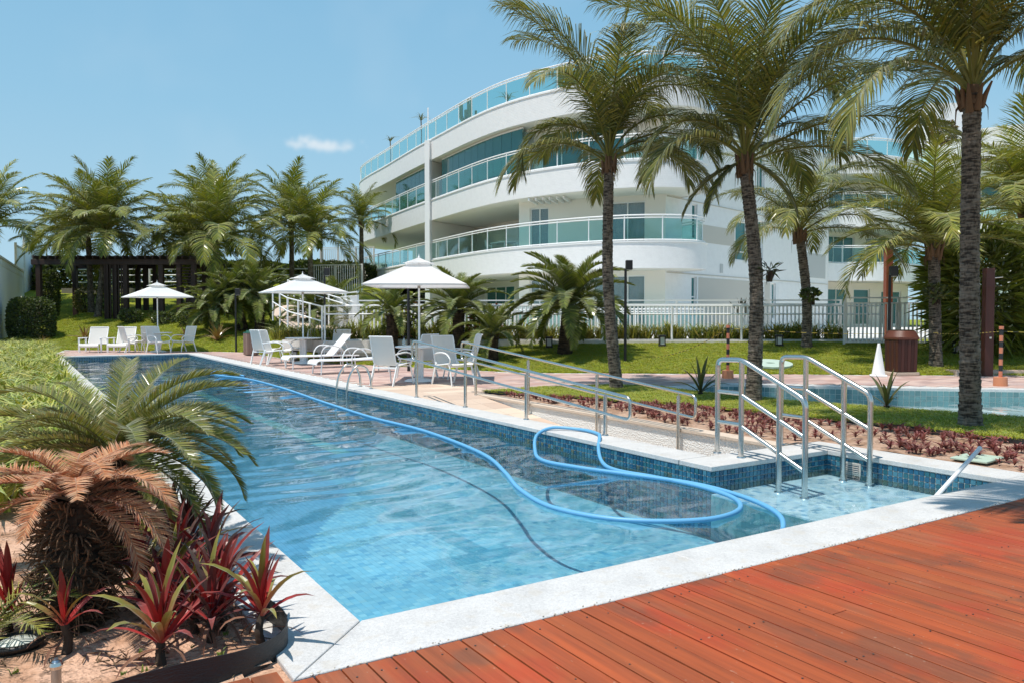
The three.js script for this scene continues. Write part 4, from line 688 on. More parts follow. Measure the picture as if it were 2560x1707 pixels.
// ---------------------------------------------------------------- foreground cycads
{
  const f1 = (e, k, s) => frondGeo({ L: 0.92, e0: e, bend: lerp(46, 78, k / 11) + (s % 4) * 7, seed: s, leaf: 0.13, n: 100, w: 0.010, droop: 0.12, tones: [[0.15, 0.19, 0.008], [0.22, 0.25, 0.01], [0.30, 0.30, 0.015], [0.10, 0.14, 0.006]], tip: [0.5, 0.36, 0.16], tipShare: 0.22, segs: 2, start: 0.1, stemR: 0.008, a0: 64, a1: 38, vee: 0.5, wild: 0.09, missing: 0, stem: [0.30, 0.28, 0.08], pw: 1.5 });
  const f2 = (e, k, s) => frondGeo({ L: 0.6, e0: e, bend: lerp(70, 84, k / 11) + (s % 4) * 10, seed: s, leaf: 0.115, n: 90, w: 0.0085, droop: 0.3, tones: CYC_DRY, tip: [0.55, 0.36, 0.24], tipShare: 0.4, segs: 2, start: 0.1, stemR: 0.0085, a0: 66, a1: 42, vee: 0.3, wild: 0.14, missing: 0.03, stem: [0.42, 0.22, 0.12], pw: 1.1 });
  const rough = (t, h, r) => {
    part('trunk', trunkGeo([V3(0, -0.06, 0), V3(0.01, h * 0.5, 0), V3(0, h, 0)], r * 0.86, r * 0.84, 0.035, 16, -0.12), MAT.cycTrunk, t);
    const gs = []; for (let i = 0; i < 900; i++) { const a = rr(0, 6.28), y = rr(0.0, h), q = r * rr(0.85, 1.0) * (0.86 + 0.2 * Math.sin(Math.PI * y / h)), l = rr(0.025, 0.1), x = Math.cos(a), z = Math.sin(a), dn = rr(-0.9, 0.8); gs.push(tube([V3(x * q, y, z * q), V3(x * (q + l * 0.6), y + l * dn * 0.3, z * (q + l * 0.6)), V3(x * (q + l * 0.9), y + l * dn, z * (q + l * 0.9))], (k, w) => lerp(0.006, 0.0015, w), 4, false)); }
    part('leaf_stubs', gs, MAT.fibre, t);
  };
  const g = thing('cycad', 'green cycad arching over the pool coping in the left foreground', 'cycad', V3(0.44, 0, -4.85), 0, 'foreground cycads'); rough(g, 0.62, 0.13);
  const crown = new THREE.Group(); crown.name = 'crown'; crown.position.set(0, 0.6, 0); g.add(crown);
  const E = [[5, 58], [18, 40], [28, 26], [345, 18], [352, 32], [335, 8], [40, 62], [60, 45], [75, 70], [95, 55], [110, 72], [125, 40], [140, 60], [160, 38], [172, 58], [185, 26], [200, 44], [215, 20], [230, 34], [250, 55], [300, 40], [315, 22], [325, 48], [10, 72], [150, 20], [170, 12], [30, 10], [358, 6], [195, 8], [320, 0], [345, -8], [50, 30], [85, 35], [120, 22], [135, 50], [180, 40], [205, 30], [220, 50], [5, 28], [15, 50], [350, 45], [330, 35], [160, 50]];
  E.forEach(([az, e0], i) => { const e = e0 * 0.85; const m = part('frond', f1(e, clamp(11 - e / 7, 0, 11), 700 + i), MAT.leaf, crown); m.rotation.y = azTurn(az + rr(-6, 6)); m.scale.setScalar(rr(0.78, 0.98)); });
  const b = thing('cycad', 'withered brown cycad with drooping dry fronds in the left foreground', 'cycad', V3(0.2, 0, -3.88), 0, 'foreground cycads'); rough(b, 0.57, 0.13);
  const cb = new THREE.Group(); cb.name = 'crown'; cb.position.set(0, 0.55, 0); b.add(cb);
  [[0, 62], [12, 30], [25, 48], [345, 50], [355, 14], [300, 52], [280, 62], [262, 40], [245, 58], [225, 44], [205, 50], [190, 20], [175, 45], [160, 66], [140, 40], [120, 60], [95, 45], [70, 62], [45, 40], [315, 70], [230, 70], [338, 4], [20, 12]].forEach(([az, e], i) => { const m = part('frond', f2(e, clamp(11 - e / 7, 0, 11), 800 + i), MAT.dryLeaf, cb); m.rotation.y = azTurn(az + rr(-8, 8)); m.scale.setScalar(rr(0.68, 0.95)); });
  // a yellow green fan-leaved shoot at the left edge
  const s = thing('palm_seedling', 'low yellow green palm seedling at the very left edge beside the dry trunk', 'plant', V3(-0.13, 0, -3.83));
  for (let i = 0; i < 9; i++) { const m = part('frond', sharedFrond('seed' + i % 4, () => frondGeo({ L: 0.42, e0: 40 + (i % 4) * 10, bend: 70, seed: 900 + i, leaf: 0.12, n: 30, w: 0.008, droop: 0.2, tones: COCO_Y, segs: 2, stemR: 0.005, start: 0.2, missing: 0 })), MAT.leaf, s); m.rotation.y = azTurn(-60 + i * 34); }
}
// ---------------------------------------------------------------- red cordylines
{
  function leafGeo(L, w, e0, bend, colors, seed) {
    const r = mulberry(seed), N = 6, pos = [], nor = [], col = [], P = []; let p = V3(0, 0, 0), tw = (r() - 0.5) * 0.5;
    for (let i = 0; i <= N; i++) { const t = i / N, a = (e0 - bend * t * t) * D2R, d = V3(Math.cos(a), Math.sin(a), tw * t * 0.3).normalize(); if (i) p = p.clone().addScaledVector(d, L / N); const up = V3(-Math.sin(a), Math.cos(a), 0), s = V3(0, 0, 1).applyAxisAngle(d, tw * t * 2); const ww = w * Math.pow(Math.sin(Math.PI * clamp(0.12 + t * 0.88, 0, 1)), 0.75) / 2; P.push([p, s, up, ww]); }
    const c = (t) => { const f = t * (colors.length - 1), i = Math.min(colors.length - 2, Math.floor(f)); return mix3(colors[i], colors[i + 1], f - i); };
    for (let i = 0; i < N; i++) for (const s of [-1, 1]) {
      const [a, sa, ua, wa] = P[i], [b, sb, ub, wb] = P[i + 1], A = a.clone().addScaledVector(sa, s * wa).addScaledVector(ua, wa * 0.35), B = b.clone().addScaledVector(sb, s * wb).addScaledVector(ub, wb * 0.35), n = B.clone().sub(a).cross(A.clone().sub(a)).normalize(); if (n.dot(ua) < 0) n.negate();
      const k0 = c(i / N), k1 = c((i + 1) / N), e = [0.12, -0.01, -0.01], edge = (q) => [q[0] * 1.15 + 0.02, q[1] * 0.9, q[2]];
      for (const [v, k] of [[a, k0], [A, edge(k0)], [B, edge(k1)], [a, k0], [B, edge(k1)], [b, k1]]) { pos.push(v.x, v.y, v.z); nor.push(n.x, n.y, n.z); col.push(...k); }
    }
    const g = new THREE.BufferGeometry(); g.setAttribute('position', new THREE.Float32BufferAttribute(pos, 3)); g.setAttribute('normal', new THREE.Float32BufferAttribute(nor, 3)); g.setAttribute('color', new THREE.Float32BufferAttribute(col, 3)); g.setAttribute('uv', new THREE.Float32BufferAttribute(new Float32Array(pos.length / 3 * 2), 2)); g.computeVertexNormals(); return g;
  }
  const red = [[0.44, 0.010, 0.008], [0.42, 0.013, 0.010], [0.22, 0.016, 0.012], [0.13, 0.03, 0.016]], wine = [[0.22, 0.008, 0.010], [0.12, 0.010, 0.010], [0.085, 0.014, 0.012], [0.09, 0.028, 0.018]], olive = [[0.40, 0.02, 0.012], [0.22, 0.10, 0.018], [0.19, 0.21, 0.02], [0.26, 0.27, 0.04]], dull = [[0.10, 0.02, 0.02], [0.07, 0.035, 0.025], [0.06, 0.05, 0.03]];
  const leaves = []; for (const [q, cs] of [red, wine, olive, dull, red, wine].entries()) for (let k = 0; k < 3; k++) leaves.push(leafGeo(rr(0.25, 0.35), rr(0.027, 0.036), [84, 64, 42][k] + rr(-6, 6), [18, 34, 48][k] + rr(-8, 15), cs, 40 + q * 5 + k));
  const dead = [0, 1, 2].map((k) => leafGeo(rr(0.2, 0.3), 0.022, [10, -20, 30][k], [60, 50, 110][k], [[0.20, 0.09, 0.045], [0.26, 0.14, 0.075], [0.22, 0.12, 0.07]], 90 + k));
  const pick = (lvl, kinds) => leaves[kinds[Math.floor(R() * kinds.length)] * 3 + lvl];
  const plant = (x, z, sc, n, label, kinds, stemH = 0.06) => { n += 5;
    const t = thing('red_cordyline', label, 'plant', V3(x, 0, z), 0, 'red leaved plants in the sandy bed');
    part('stem', trunkGeo([V3(0, -0.03, 0), V3(rr(-0.015, 0.015), stemH * 0.5, rr(-0.015, 0.015)), V3(0, stemH + 0.02, 0)], 0.016, 0.013, 0.012, 8, 0.3), MAT.fibreDark, t);
    for (let i = 0; i < n; i++) { const lvl = i < n * 0.3 ? 0 : i < n * 0.68 ? 1 : 2, m = part('leaf', pick(lvl, kinds), MAT.redLeaf, t); m.position.set(0, stemH + (2 - lvl) * 0.018, 0); m.rotation.y = i * 2.4 + rr(-0.4, 0.4); m.rotation.z = rr(-0.12, 0.12); m.rotation.x = rr(-0.12, 0.12); m.scale.setScalar(sc * 1.12 * rr(0.75, 1.18)); }
    for (let i = 0; i < 6; i++) { const m = part('dry_leaf', dead[i % 3], MAT.dryLeaf, t); m.position.y = stemH * rr(0.5, 0.95); m.rotation.y = rr(0, 6.28); m.scale.setScalar(sc * rr(0.6, 1)); }
  };
  plant(0.46, -3.30, 0.95, 17, 'red and olive cordyline with the widest leaves, nearest the black edging in front', [0, 2, 0, 4, 2]);
  plant(0.84, -3.27, 0.92, 13, 'orange red cordyline standing in the corner of the edging by the white coping', [0, 2, 2, 4], 0.1);
  plant(0.14, -3.56, 0.72, 6, 'small cordyline with four short leaves left of the front clump', [0, 2], 0.11);
  plant(0.67, -3.42, 0.95, 14, 'dark red cordyline just behind the corner plant', [1, 4, 2, 3]);
  plant(0.52, -3.60, 0.9, 13, 'bright red cordyline in the middle of the bed behind the front clump', [0, 0, 2, 4], 0.06);
  plant(0.75, -3.72, 1.0, 14, 'wine red cordyline leaning over the coping', [1, 5, 4, 3]);
  plant(0.60, -3.95, 1.05, 15, 'maroon cordyline under the dry fronds with a vivid red heart', [0, 1, 5, 2]);
  plant(0.80, -4.08, 1.05, 15, 'dark cordyline against the coping under the green cycad', [1, 5, 3, 0]);
  plant(0.46, -3.98, 1.05, 13, 'cordyline with scarlet inner leaves close to the dry trunk', [0, 4, 2, 0]);
  plant(0.76, -4.42, 1.05, 14, 'blackish cordyline furthest back along the coping', [3, 1, 3, 5], 0.12);
  plant(0.72, -4.75, 1.0, 12, 'olive brown cordyline half hidden beneath the green fronds', [3, 2, 1], 0.12);
  plant(0.73, -3.54, 1.0, 13, 'dense wine red cordyline behind the corner plant and before the leaning one', [1, 0, 4, 2], 0.05);
  plant(0.58, -3.78, 1.0, 13, 'scarlet cordyline between the dry trunk and the leaning plant', [0, 4, 1, 2], 0.05);
  plant(0.66, -4.2, 1.05, 13, 'olive and red cordyline below the edge of the green cycad', [2, 0, 5, 3], 0.08);
  plant(-0.05, -4.0, 0.8, 9, 'reddish cordyline peeping out left of the dry trunk', [0, 2, 4]);
  plant(0.62, -3.52, 0.8, 10, 'small cordyline squeezed between the larger red plants', [0, 5, 2], 0.05);
  // bromeliads by the wading pool and on the slope
  const broGreen = [0, 1, 2].map((k) => leafGeo(0.5, 0.05, [78, 58, 35][k], [18, 35, 40][k], [[0.07, 0.06, 0.02], [0.09, 0.12, 0.03], [0.11, 0.14, 0.03], [0.13, 0.15, 0.04]], 300 + k));
  const broGold = [0, 1, 2].map((k) => leafGeo(0.42, 0.045, [75, 55, 30][k], [18, 35, 40][k], [[0.30, 0.14, 0.03], [0.36, 0.2, 0.05], [0.25, 0.2, 0.05], [0.2, 0.1, 0.04]], 310 + k)), broRed = [0, 1].map((k) => leafGeo(0.45, 0.06, [80, 58][k], 25, [[0.3, 0.02, 0.02], [0.28, 0.03, 0.03], [0.2, 0.03, 0.03]], 320 + k));
  const brom = (name, label, p, geos, n, sc, spread = 1) => { const t = thing(name, label, 'plant', p, 0); part('stem', cyl(0.03, 0.045, 0.06, 0, -0.02, 0, 8), MAT.fibreDark, t); for (let i = 0; i < n; i++) { const m = part('leaf', geos[Math.floor(i / n * geos.length)], MAT.leaf, t); m.rotation.y = i * 2.4 * spread + rr(-0.3, 0.3); m.position.y = 0.03; m.scale.setScalar(sc * rr(0.85, 1.1)); } };
  brom('bromeliad', 'spiky green bromeliad on the grass left of the wading pool', V3(9.72, 0.03, -9.42), broGreen, 11, 1.25);
  brom('bromeliad', 'sparse bromeliad with wide spread leaves at the near rim of the wading pool', V3(10.55, 0.03, -6.6), broGreen, 8, 1.2);
  const sl = (e, n) => W(e, n, lawnY(e, n));
  brom('bromeliad', 'golden bromeliad behind the left lounge chair', sl(-18.0, 33.0), broGold, 18, 1.7);
  brom('bromeliad', 'small golden plant near the hedge on the slope', sl(-19.2, 32.0), broGold, 12, 1.1);
  brom('bromeliad', 'golden bromeliad behind the far table', sl(-13.4, 32.2), broGold, 18, 1.6);
  brom('bromeliad', 'pale golden bromeliad right of the far table', sl(-11.9, 31.6), broGold, 20, 1.9);
  brom('bromeliad', 'red bromeliad on top of the hedge beside the white wall', sl(-23.6, 37.2).add(V3(0, 1.1, 0)), broRed, 20, 2.4);
  brom('bromeliad', 'dark spiky agave in front of the building end wall', W(8.4, 28.6, 1.1), [0, 1].map((k) => leafGeo(0.5, 0.09, [82, 62][k], 12, [[0.03, 0.04, 0.02], [0.03, 0.05, 0.02], [0.05, 0.06, 0.03]], 330 + k)), 12, 1.7);
  brom('bromeliad', 'small young cycad with stiff dark leaves on the slope near the pergola', sl(-21.8, 36.0), broGreen, 14, 1.3);
  brom('bromeliad', 'leafy plant at the foot of the pergola centre post', sl(-16.6, 36.2), broGreen, 14, 1.2);
  // purple ground cover
  const clump = join(Array.from({ length: 9 }, (_, i) => at(leafGeo(rr(0.09, 0.14), 0.026, rr(15, 75), 40, R() < 0.5 ? [[0.13, 0.035, 0.035], [0.17, 0.05, 0.05], [0.13, 0.045, 0.045]] : [[0.20, 0.065, 0.06], [0.26, 0.10, 0.09], [0.19, 0.07, 0.06]], 500 + i), 0, rr(0, 0.05), 0, i * 2.4)));
  const spots = []; while (spots.length < 580) { const x = rr(6.95, 9.4), z = rr(-11.8, -2.2); if (purpleM.inside(x, z) && purpleM.inside(x + 0.1, z) && purpleM.inside(x - 0.06, z)) { const dn = fbm(x * 1.6, z * 1.6 + 50, 3); if (R() < sstep(0.25, 0.6, dn) * 0.9 + 0.1) spots.push([x, -0.005, z, rr(0.45, 1.0)]); } }
  scatter(clump, spots, 'purple_ground_cover', 'low purple leaved ground cover filling the bed beside the ramp', 'ground cover');
}
// ---------------------------------------------------------------- grasses
{
  const gs = []; while (gs.length < 15000) { const x = rr(6.9, 12.7), z = rr(-12.2, -1.5); if (tongueM.inside(x, z)) gs.push([x, 0.02, z, rr(0.7, 1.25)]); }
  scatter(tuft, gs, 'grass', 'short bright grass on the strip round the wading pool', 'grass');
  const gl = []; while (gl.length < 46000) { const e = rr(-9, 15), n = edgeN(e) + rr(0.05, 4.1); gl.push([wx(e, n), lawnY(e, n), wz(e, n), rr(0.8, 1.5)]); }
  scatter(tuft, gl, 'grass', 'short sunlit grass on the lawn below the long white fence', 'grass');
  const gf = []; while (gf.length < 30000) { const e = rr(-24, -8), n = edgeN(e) + rr(0.05, 8); gf.push([wx(e, n), lawnY(e, n), wz(e, n), rr(1.1, 1.9)]); }
  scatter(tuft, gf, 'grass', 'grass on the slope below the dark pergola', 'grass');
  // arching strap leaves of the left bed
  const strap = (n, h, cols) => bladeGeo(Array.from({ length: n }, () => { const c = cols[Math.floor(R() * cols.length)]; return [rr(-0.07, 0.07), rr(-0.07, 0.07), rr(0.6, 1.1) * h, rr(0, 6.28), rr(0.6, 1.6), 0.03, ...c]; }));
  const bed = []; while (bed.length < 3000) { const z = -lerp(6.3, 40, Math.pow(R(), 1.25)), x = rr(-3.4, z > -30 ? 0.8 : 1.0); bed.push([x, 0.02, z, rr(0.75, 1.25), 1, rr(0.75, 1.1)]); }
  scatter(strap(15, 0.5, [[0.25, 0.30, 0.02], [0.36, 0.39, 0.035], [0.54, 0.52, 0.10], [0.16, 0.21, 0.012]]), bed, 'strap_leaf_bed', 'bright yellow green strap leaved bed along the left coping', 'ground cover', MAT.grass);
  const edge = []; for (let e = -7; e < 9.8; e += 0.055) edge.push([wx(e, 23.1 + rr(-0.25, 0.25)), 0.66, wz(e, 23.1 + rr(-0.25, 0.25)), rr(0.95, 1.45), 1, rr(0.7, 1.15)]);
  scatter(strap(16, 0.5, [[0.24, 0.25, 0.02], [0.33, 0.31, 0.03], [0.40, 0.34, 0.06], [0.16, 0.19, 0.016]]), edge, 'border_planting', 'olive strap leaved border between the railing and the picket fence', 'ground cover', MAT.grass);
  const weeds = []; while (weeds.length < 26) { const x = rr(-0.2, 0.8), z = rr(-5, -3.1); weeds.push([x, 0.0, z, rr(0.5, 1.0)]); }
  scatter(bladeGeo(Array.from({ length: 7 }, () => [rr(-0.012, 0.012), rr(-0.012, 0.012), rr(0.015, 0.04), rr(0, 6.28), rr(0.5, 1.2), 0.012, 0.16, 0.24, 0.03])), weeds, 'weeds', 'tiny green weeds sprouting from the sand', 'weed');
  const litter = []; while (litter.length < 240) { const x = rr(-0.5, 0.88), z = rr(-6, -3.02); litter.push([x, 0.005, z, rr(0.4, 1.3)]); }
  scatter(join([0, 1, 2].map((i) => at(new THREE.BoxGeometry(0.05, 0.002, 0.004), rr(-0.04, 0.04), rr(0, 0.006), rr(-0.04, 0.04), rr(0, 3), 0, rr(-0.2, 0.2)))), litter, 'dry_litter', 'dry broken leaf litter lying on the sand', 'litter', MAT.fibre);
}
// ---------------------------------------------------------------- terrace furniture
const face = (e, n) => Math.atan2(wx(e, n), wz(e, n));  // turn that points a thing's front (+z) along (e, n)
function slingSheet(profile, w, th = 0.008, sag = 0.015) {  // profile [[z, y], ...]; sheet across x with a slight hollow
  const pos = [], uv = [], idx = [], M = 4, n = profile.length; let len = 0;
  profile.forEach(([z, y], i) => { if (i) len += Math.hypot(z - profile[i - 1][0], y - profile[i - 1][1]); const a = profile[Math.max(0, i - 1)], b = profile[Math.min(n - 1, i + 1)], l = Math.hypot(b[0] - a[0], b[1] - a[1]), nz = (b[1] - a[1]) / l, ny = -(b[0] - a[0]) / l, s = ny < 0 ? -1 : 1; for (let k = 0; k <= M; k++) { const u = k / M * 2 - 1, q = -sag * (1 - u * u) * Math.min(1, 4 * (i / (n - 1)) * (1 - i / (n - 1))); pos.push(u * w / 2, y + ny * s * q, z + nz * s * q); uv.push(u * w / 2, len); if (i && k) { const o = i * (M + 1) + k; idx.push(o - M - 2, o - 1, o - M - 1, o - M - 1, o - 1, o); } } });
  const g = new THREE.BufferGeometry(); g.setAttribute('position', new THREE.Float32BufferAttribute(pos, 3)); g.setAttribute('uv', new THREE.Float32BufferAttribute(uv, 2)); g.setIndex(idx); g.computeVertexNormals(); return g;
}
function makeChair(pos, turn, label) {
  const t = thing('sling_chair', label, 'chair', pos, turn, 'white sling chairs round the terrace tables');
  const seat = [[0.29, 0.40], [0.26, 0.435], [0.1, 0.42], [-0.1, 0.395], [-0.24, 0.385]], back = [[-0.24, 0.385], [-0.285, 0.45], [-0.33, 0.62], [-0.375, 0.80], [-0.41, 0.93], [-0.435, 0.95]];
  part('seat', slingSheet(seat, 0.49), MAT.sling, t); part('backrest', slingSheet(back, 0.49), MAT.sling, t);
  for (const s of [-1, 1]) {
    const x = s * 0.255; part('side_rail', tube(rounded([...seat, ...back.slice(1)].map(([z, y]) => V3(x, y, z)), 0.04, 3), 0.014, 8), MAT.whitePaint, t);
    part('armrest', tube(rounded([V3(x, 0.41, 0.2), V3(x * 1.12, 0.5, 0.33), V3(x * 1.14, 0.62, 0.2), V3(x * 1.12, 0.645, 0.0), V3(x * 1.06, 0.62, -0.22), V3(x, 0.6, -0.325)], 0.12, 6), 0.0145, 8, true, 1), MAT.whitePaint, t);
    part('leg', tube([V3(x * 1.04, 0, 0.33), V3(x * 1.02, 0.2, 0.29), V3(x, 0.42, 0.22)], 0.0155, 8), MAT.whitePaint, t);
    part('leg', rbox(0.026, 0.48, 0.05, 0.008, x * 1.03, 0.215, -0.315, 0, -0.36 * -1), MAT.whitePaint, t);
  }
  part('top_bar', tube([V3(-0.255, 0.95, -0.435), V3(0.255, 0.95, -0.435)], 0.013, 8), MAT.whitePaint, t);
  part('crossbar', [rbox(0.51, 0.035, 0.018, 0.005, 0, 0.345, -0.27), bar(V3(-0.255, 0.37, 0.22), V3(0.255, 0.37, 0.22), 0.012)], MAT.whitePaint, t);
  return t;
}
function makeTable(pos, label) {
  const t = thing('round_table', label, 'table', pos, 0.3, 'round white terrace tables');
  part('table_top', at(new THREE.LatheGeometry([[0.03, 0], [0.47, 0], [0.5, 0.012], [0.5, 0.026], [0.47, 0.034], [0.03, 0.036], [0.03, 0]].map(([x, y]) => new THREE.Vector2(x, y)), 40), 0, 0.70, 0), MAT.whitePaint, t);
  part('column', [cyl(0.05, 0.035, 0.66, 0, 0.05, 0, 14), ...[0, 1, 2, 3].map((k) => box(0.012, 0.6, 0.09, Math.sin(k * 1.571) * 0.07, 0.36, Math.cos(k * 1.571) * 0.07, k * 1.571))], MAT.whitePaint, t);
  part('base', at(new THREE.LatheGeometry([[0, 0], [0.3, 0], [0.305, 0.02], [0.25, 0.05], [0.1, 0.075], [0.045, 0.09], [0, 0.09]].map(([x, y]) => new THREE.Vector2(x, y)), 36), 0, 0, 0), MAT.whitePaint, t);
  return t;
}
function makeUmbrella(pos, turn, label, half = 1.02, edge = 1.97, top = 2.5) {
  const t = thing('parasol', label, 'parasol', pos, turn, 'white square parasols over the tables');
  part('pole', cyl(0.021, 0.021, top - 0.02, 0, 0.03, 0, 14), MAT.whitePaint, t); part('pulley_block', rbox(0.06, 0.05, 0.06, 0.01, 0, edge - 0.03, 0), mat(0.35, 0.3, 0.26), t);
  const panel = (r0, r1, y0, y1, wave) => {  // one quarter, facing +z, from the small top edge to the long lower edge
    const pos = [], uv = [], idx = [], M = 14, N = 8;
    for (let j = 0; j <= N; j++) for (let i = 0; i <= M; i++) { const v = j / N, u = i / M * 2 - 1, r = lerp(r0, r1, v), sag = -0.05 * Math.sin(Math.PI * v) * (1 - u * u) - 0.0, lift = wave * v * v * (1 - Math.pow(u, 2)); pos.push(u * r, lerp(y0, y1, Math.pow(v, 0.93)) + sag + lift, r * (1 - 0.02 * v * (1 - u * u))); uv.push(u * r, v * 1.2); if (i && j) { const o = j * (M + 1) + i; idx.push(o - M - 2, o - 1, o - M - 1, o - M - 1, o - 1, o); } }
    const g = new THREE.BufferGeometry(); g.setAttribute('position', new THREE.Float32BufferAttribute(pos, 3)); g.setAttribute('uv', new THREE.Float32BufferAttribute(uv, 2)); g.setIndex(idx); g.computeVertexNormals(); return g;
  };
  for (let k = 0; k < 4; k++) {
    const a = k * Math.PI / 2; const m = part('canopy_panel', panel(0.2, half, top - 0.1, edge, 0.0), MAT.canopy, t); m.rotation.y = a;
    const h = part('hem', [box(half * 2 - 0.02, 0.03, 0.004, 0, edge - 0.006, half * 0.985, 0, 0.1)], MAT.canopy, t); h.rotation.y = a;
    part('rib', [bar(V3(0.03, top - 0.08, 0.03), V3(half * 0.985, edge - 0.012, half * 0.985), 0.009, 6), bar(V3(0.02, edge - 0.0, 0.02), V3(half * 0.5, lerp(top - 0.1, edge, 0.42), half * 0.5), 0.007, 6)], MAT.whitePaint, t).rotation.y = a;
    part('vent_flap', panel(0.02, 0.30, top + 0.045, top - 0.085, 0.03), MAT.canopy, t).rotation.y = a;
  }
  part('finial', [at(new THREE.SphereGeometry(0.025, 12, 8), 0, top + 0.05, 0), at(new THREE.ConeGeometry(0.016, 0.08, 10), 0, top + 0.1, 0)], MAT.whitePaint, t);
  return t;
}
function makeChaise(pos, turn, label, backAngle, name = 'chaise_longue') {  // foot at +z
  const t = thing(name, label, 'lounger', pos, turn, 'white sling loungers along the pool');
  const bed = [[0.97, 0.26], [0.93, 0.315], [0.6, 0.315], [0.0, 0.31], [-0.22, 0.315]], a = backAngle * D2R, L = 0.74, back = [0, 0.33, 0.66, 1].map((k) => [-0.22 - Math.cos(a) * L * k, 0.315 + Math.sin(a) * L * k]);
  part('bed_sling', slingSheet(bed, 0.58, 0.01, 0.025), MAT.sling, t); part('backrest_sling', slingSheet(back, 0.58, 0.01, 0.015), MAT.sling, t);
  for (const s of [-1, 1]) {
    const x = s * 0.305; part('side_rail', tube(rounded([V3(x, 0.22, 0.97), ...bed.map(([z, y]) => V3(x, y, z)), V3(x, 0.31, -0.92)], 0.06, 4), 0.017, 8), MAT.whitePaint, t);
    part('back_rail', tube(back.map(([z, y]) => V3(s * 0.29, y, z)), 0.014, 8), MAT.whitePaint, t);
    part('leg', bar(V3(x, 0, 0.86), V3(x, 0.3, 0.84), 0.017), MAT.whitePaint, t); part('leg', bar(V3(x, 0, -0.82), V3(x, 0.3, -0.8), 0.017), MAT.whitePaint, t);
    part('armrest', tube(rounded([V3(x, 0.0, 0.1), V3(x, 0.4, 0.12), V3(x, 0.57, 0.0), V3(x, 0.575, -0.25), V3(x, 0.5, -0.45), V3(x, 0.3, -0.55)], 0.16, 7), 0.016, 8), MAT.whitePaint, t);
  }
  part('foot_bar', bar(V3(-0.305, 0.24, 0.97), V3(0.305, 0.24, 0.97), 0.015), MAT.whitePaint, t);
  if (backAngle > 5) part('back_prop', [bar(V3(-0.25, 0.3, -0.72), V3(-0.25, back[2][1] - 0.01, back[2][0]), 0.01), bar(V3(0.25, 0.3, -0.72), V3(0.25, back[2][1] - 0.01, back[2][0]), 0.01)], MAT.whitePaint, t);
  return t;
}
{
  const T3 = W(-1.92, 16.2), T2 = W(-5.95, 22.3), T1 = W(-13.3, 29.4);
  makeTable(T3, 'round white pedestal table under the largest umbrella, nearest the ramp'); makeTable(T2, 'round white table under the middle umbrella'); makeTable(T1, 'round white table under the farthest umbrella by the grassy slope');
  makeUmbrella(T3, azTurn(0) + 0.02, 'largest white parasol, nearest, seen with its underside in the centre'); makeUmbrella(T2, azTurn(0) + 0.55, 'white parasol over the middle table, beside the slatted bin', 1.0, 2.02, 2.48); makeUmbrella(T1, azTurn(0) + 0.7, 'smallest looking white parasol, farthest left in front of the pergola', 1.02, 2.05, 2.55);
  const chairs = [
    [-2.36, 15.5, [0.42, 0.9], 'white sling chair seen from behind, left of the nearest table'], [-1.15, 15.45, [-0.45, 0.9], 'white sling chair with its back to the ramp handrail, right of the nearest table'], [-1.12, 16.95, [-0.6, -0.7], 'white sling chair on the far right side of the nearest table'], [-2.1, 17.15, [0.2, -1], 'white sling chair behind the nearest table, mostly hidden'],
    [-7.0, 22.35, [1, -0.15], 'white sling chair in profile beside the slatted bin at the middle table'], [-6.42, 21.42, [0.35, 1], 'white sling chair turned away from the pool at the middle table'], [-5.0, 22.3, [-1, 0.25], 'white sling chair at the right of the middle table, behind the raised lounger'], [-6.15, 23.25, [0.1, -1], 'white sling chair behind the middle table on the lawn side'],
    [-14.15, 29.2, [1, 0.3], 'white sling chair at the left of the farthest table'], [-13.9, 30.1, [0.7, -0.6], 'white sling chair behind the left of the farthest table'], [-12.95, 28.7, [-0.15, 1], 'white sling chair with its back to the pool at the farthest table'], [-12.4, 29.5, [-1, 0.0], 'white sling chair in profile at the right of the farthest table']];
  let first = null;
  for (const [e, n, f, label] of chairs) { if (!first) first = makeChair(W(e, n), face(...f), label); else copyOf(first, W(e, n), face(...f), label); }
  makeChaise(V3(6.8, 0, -20.15), -Math.PI / 2, 'white sling lounger with its back raised, behind the flat one', 48);
  makeChaise(V3(6.8, 0, -17.95), -Math.PI / 2, 'white sling lounger lying flat, nearest the pool ladder', 3);
  // two lounge chairs facing down the pool
  const lounge = (pos, turn, label) => {
    const t = thing('lounge_chair', label, 'lounge chair', pos, turn, 'white lounge chairs at the far end of the pool');
    part('seat', slingSheet([[0.5, 0.24], [0.48, 0.33], [0.2, 0.325], [-0.2, 0.31], [-0.3, 0.3]], 0.62), MAT.sling, t); part('backrest', slingSheet([[-0.3, 0.3], [-0.38, 0.5], [-0.5, 0.78], [-0.56, 0.92]], 0.62), MAT.sling, t);
    part('frame', [...[-1, 1].flatMap((s) => [tube([[0.5, 0.26], [0.47, 0.33], [-0.3, 0.3], [-0.56, 0.92]].map(([z, y]) => V3(s * 0.32, y, z)), 0.016, 8)]), bar(V3(-0.32, 0.92, -0.56), V3(0.32, 0.92, -0.56), 0.016), bar(V3(-0.32, 0.22, 0.46), V3(0.32, 0.22, 0.46), 0.016)], MAT.whitePaint, t);
    for (const s of [-1, 1]) { part('armrest', [rbox(0.085, 0.032, 0.66, 0.012, s * 0.375, 0.53, 0.06), rbox(0.06, 0.5, 0.04, 0.01, s * 0.385, 0.27, 0.36), rbox(0.06, 0.5, 0.04, 0.01, s * 0.385, 0.27, -0.24)], MAT.whitePaint, t); part('leg', bar(V3(s * 0.32, 0, 0.46), V3(s * 0.32, 0.3, 0.46), 0.016), MAT.whitePaint, t); part('leg', bar(V3(s * 0.32, 0, -0.4), V3(s * 0.32, 0.3, -0.36), 0.016), MAT.whitePaint, t); }
    return t;
  };
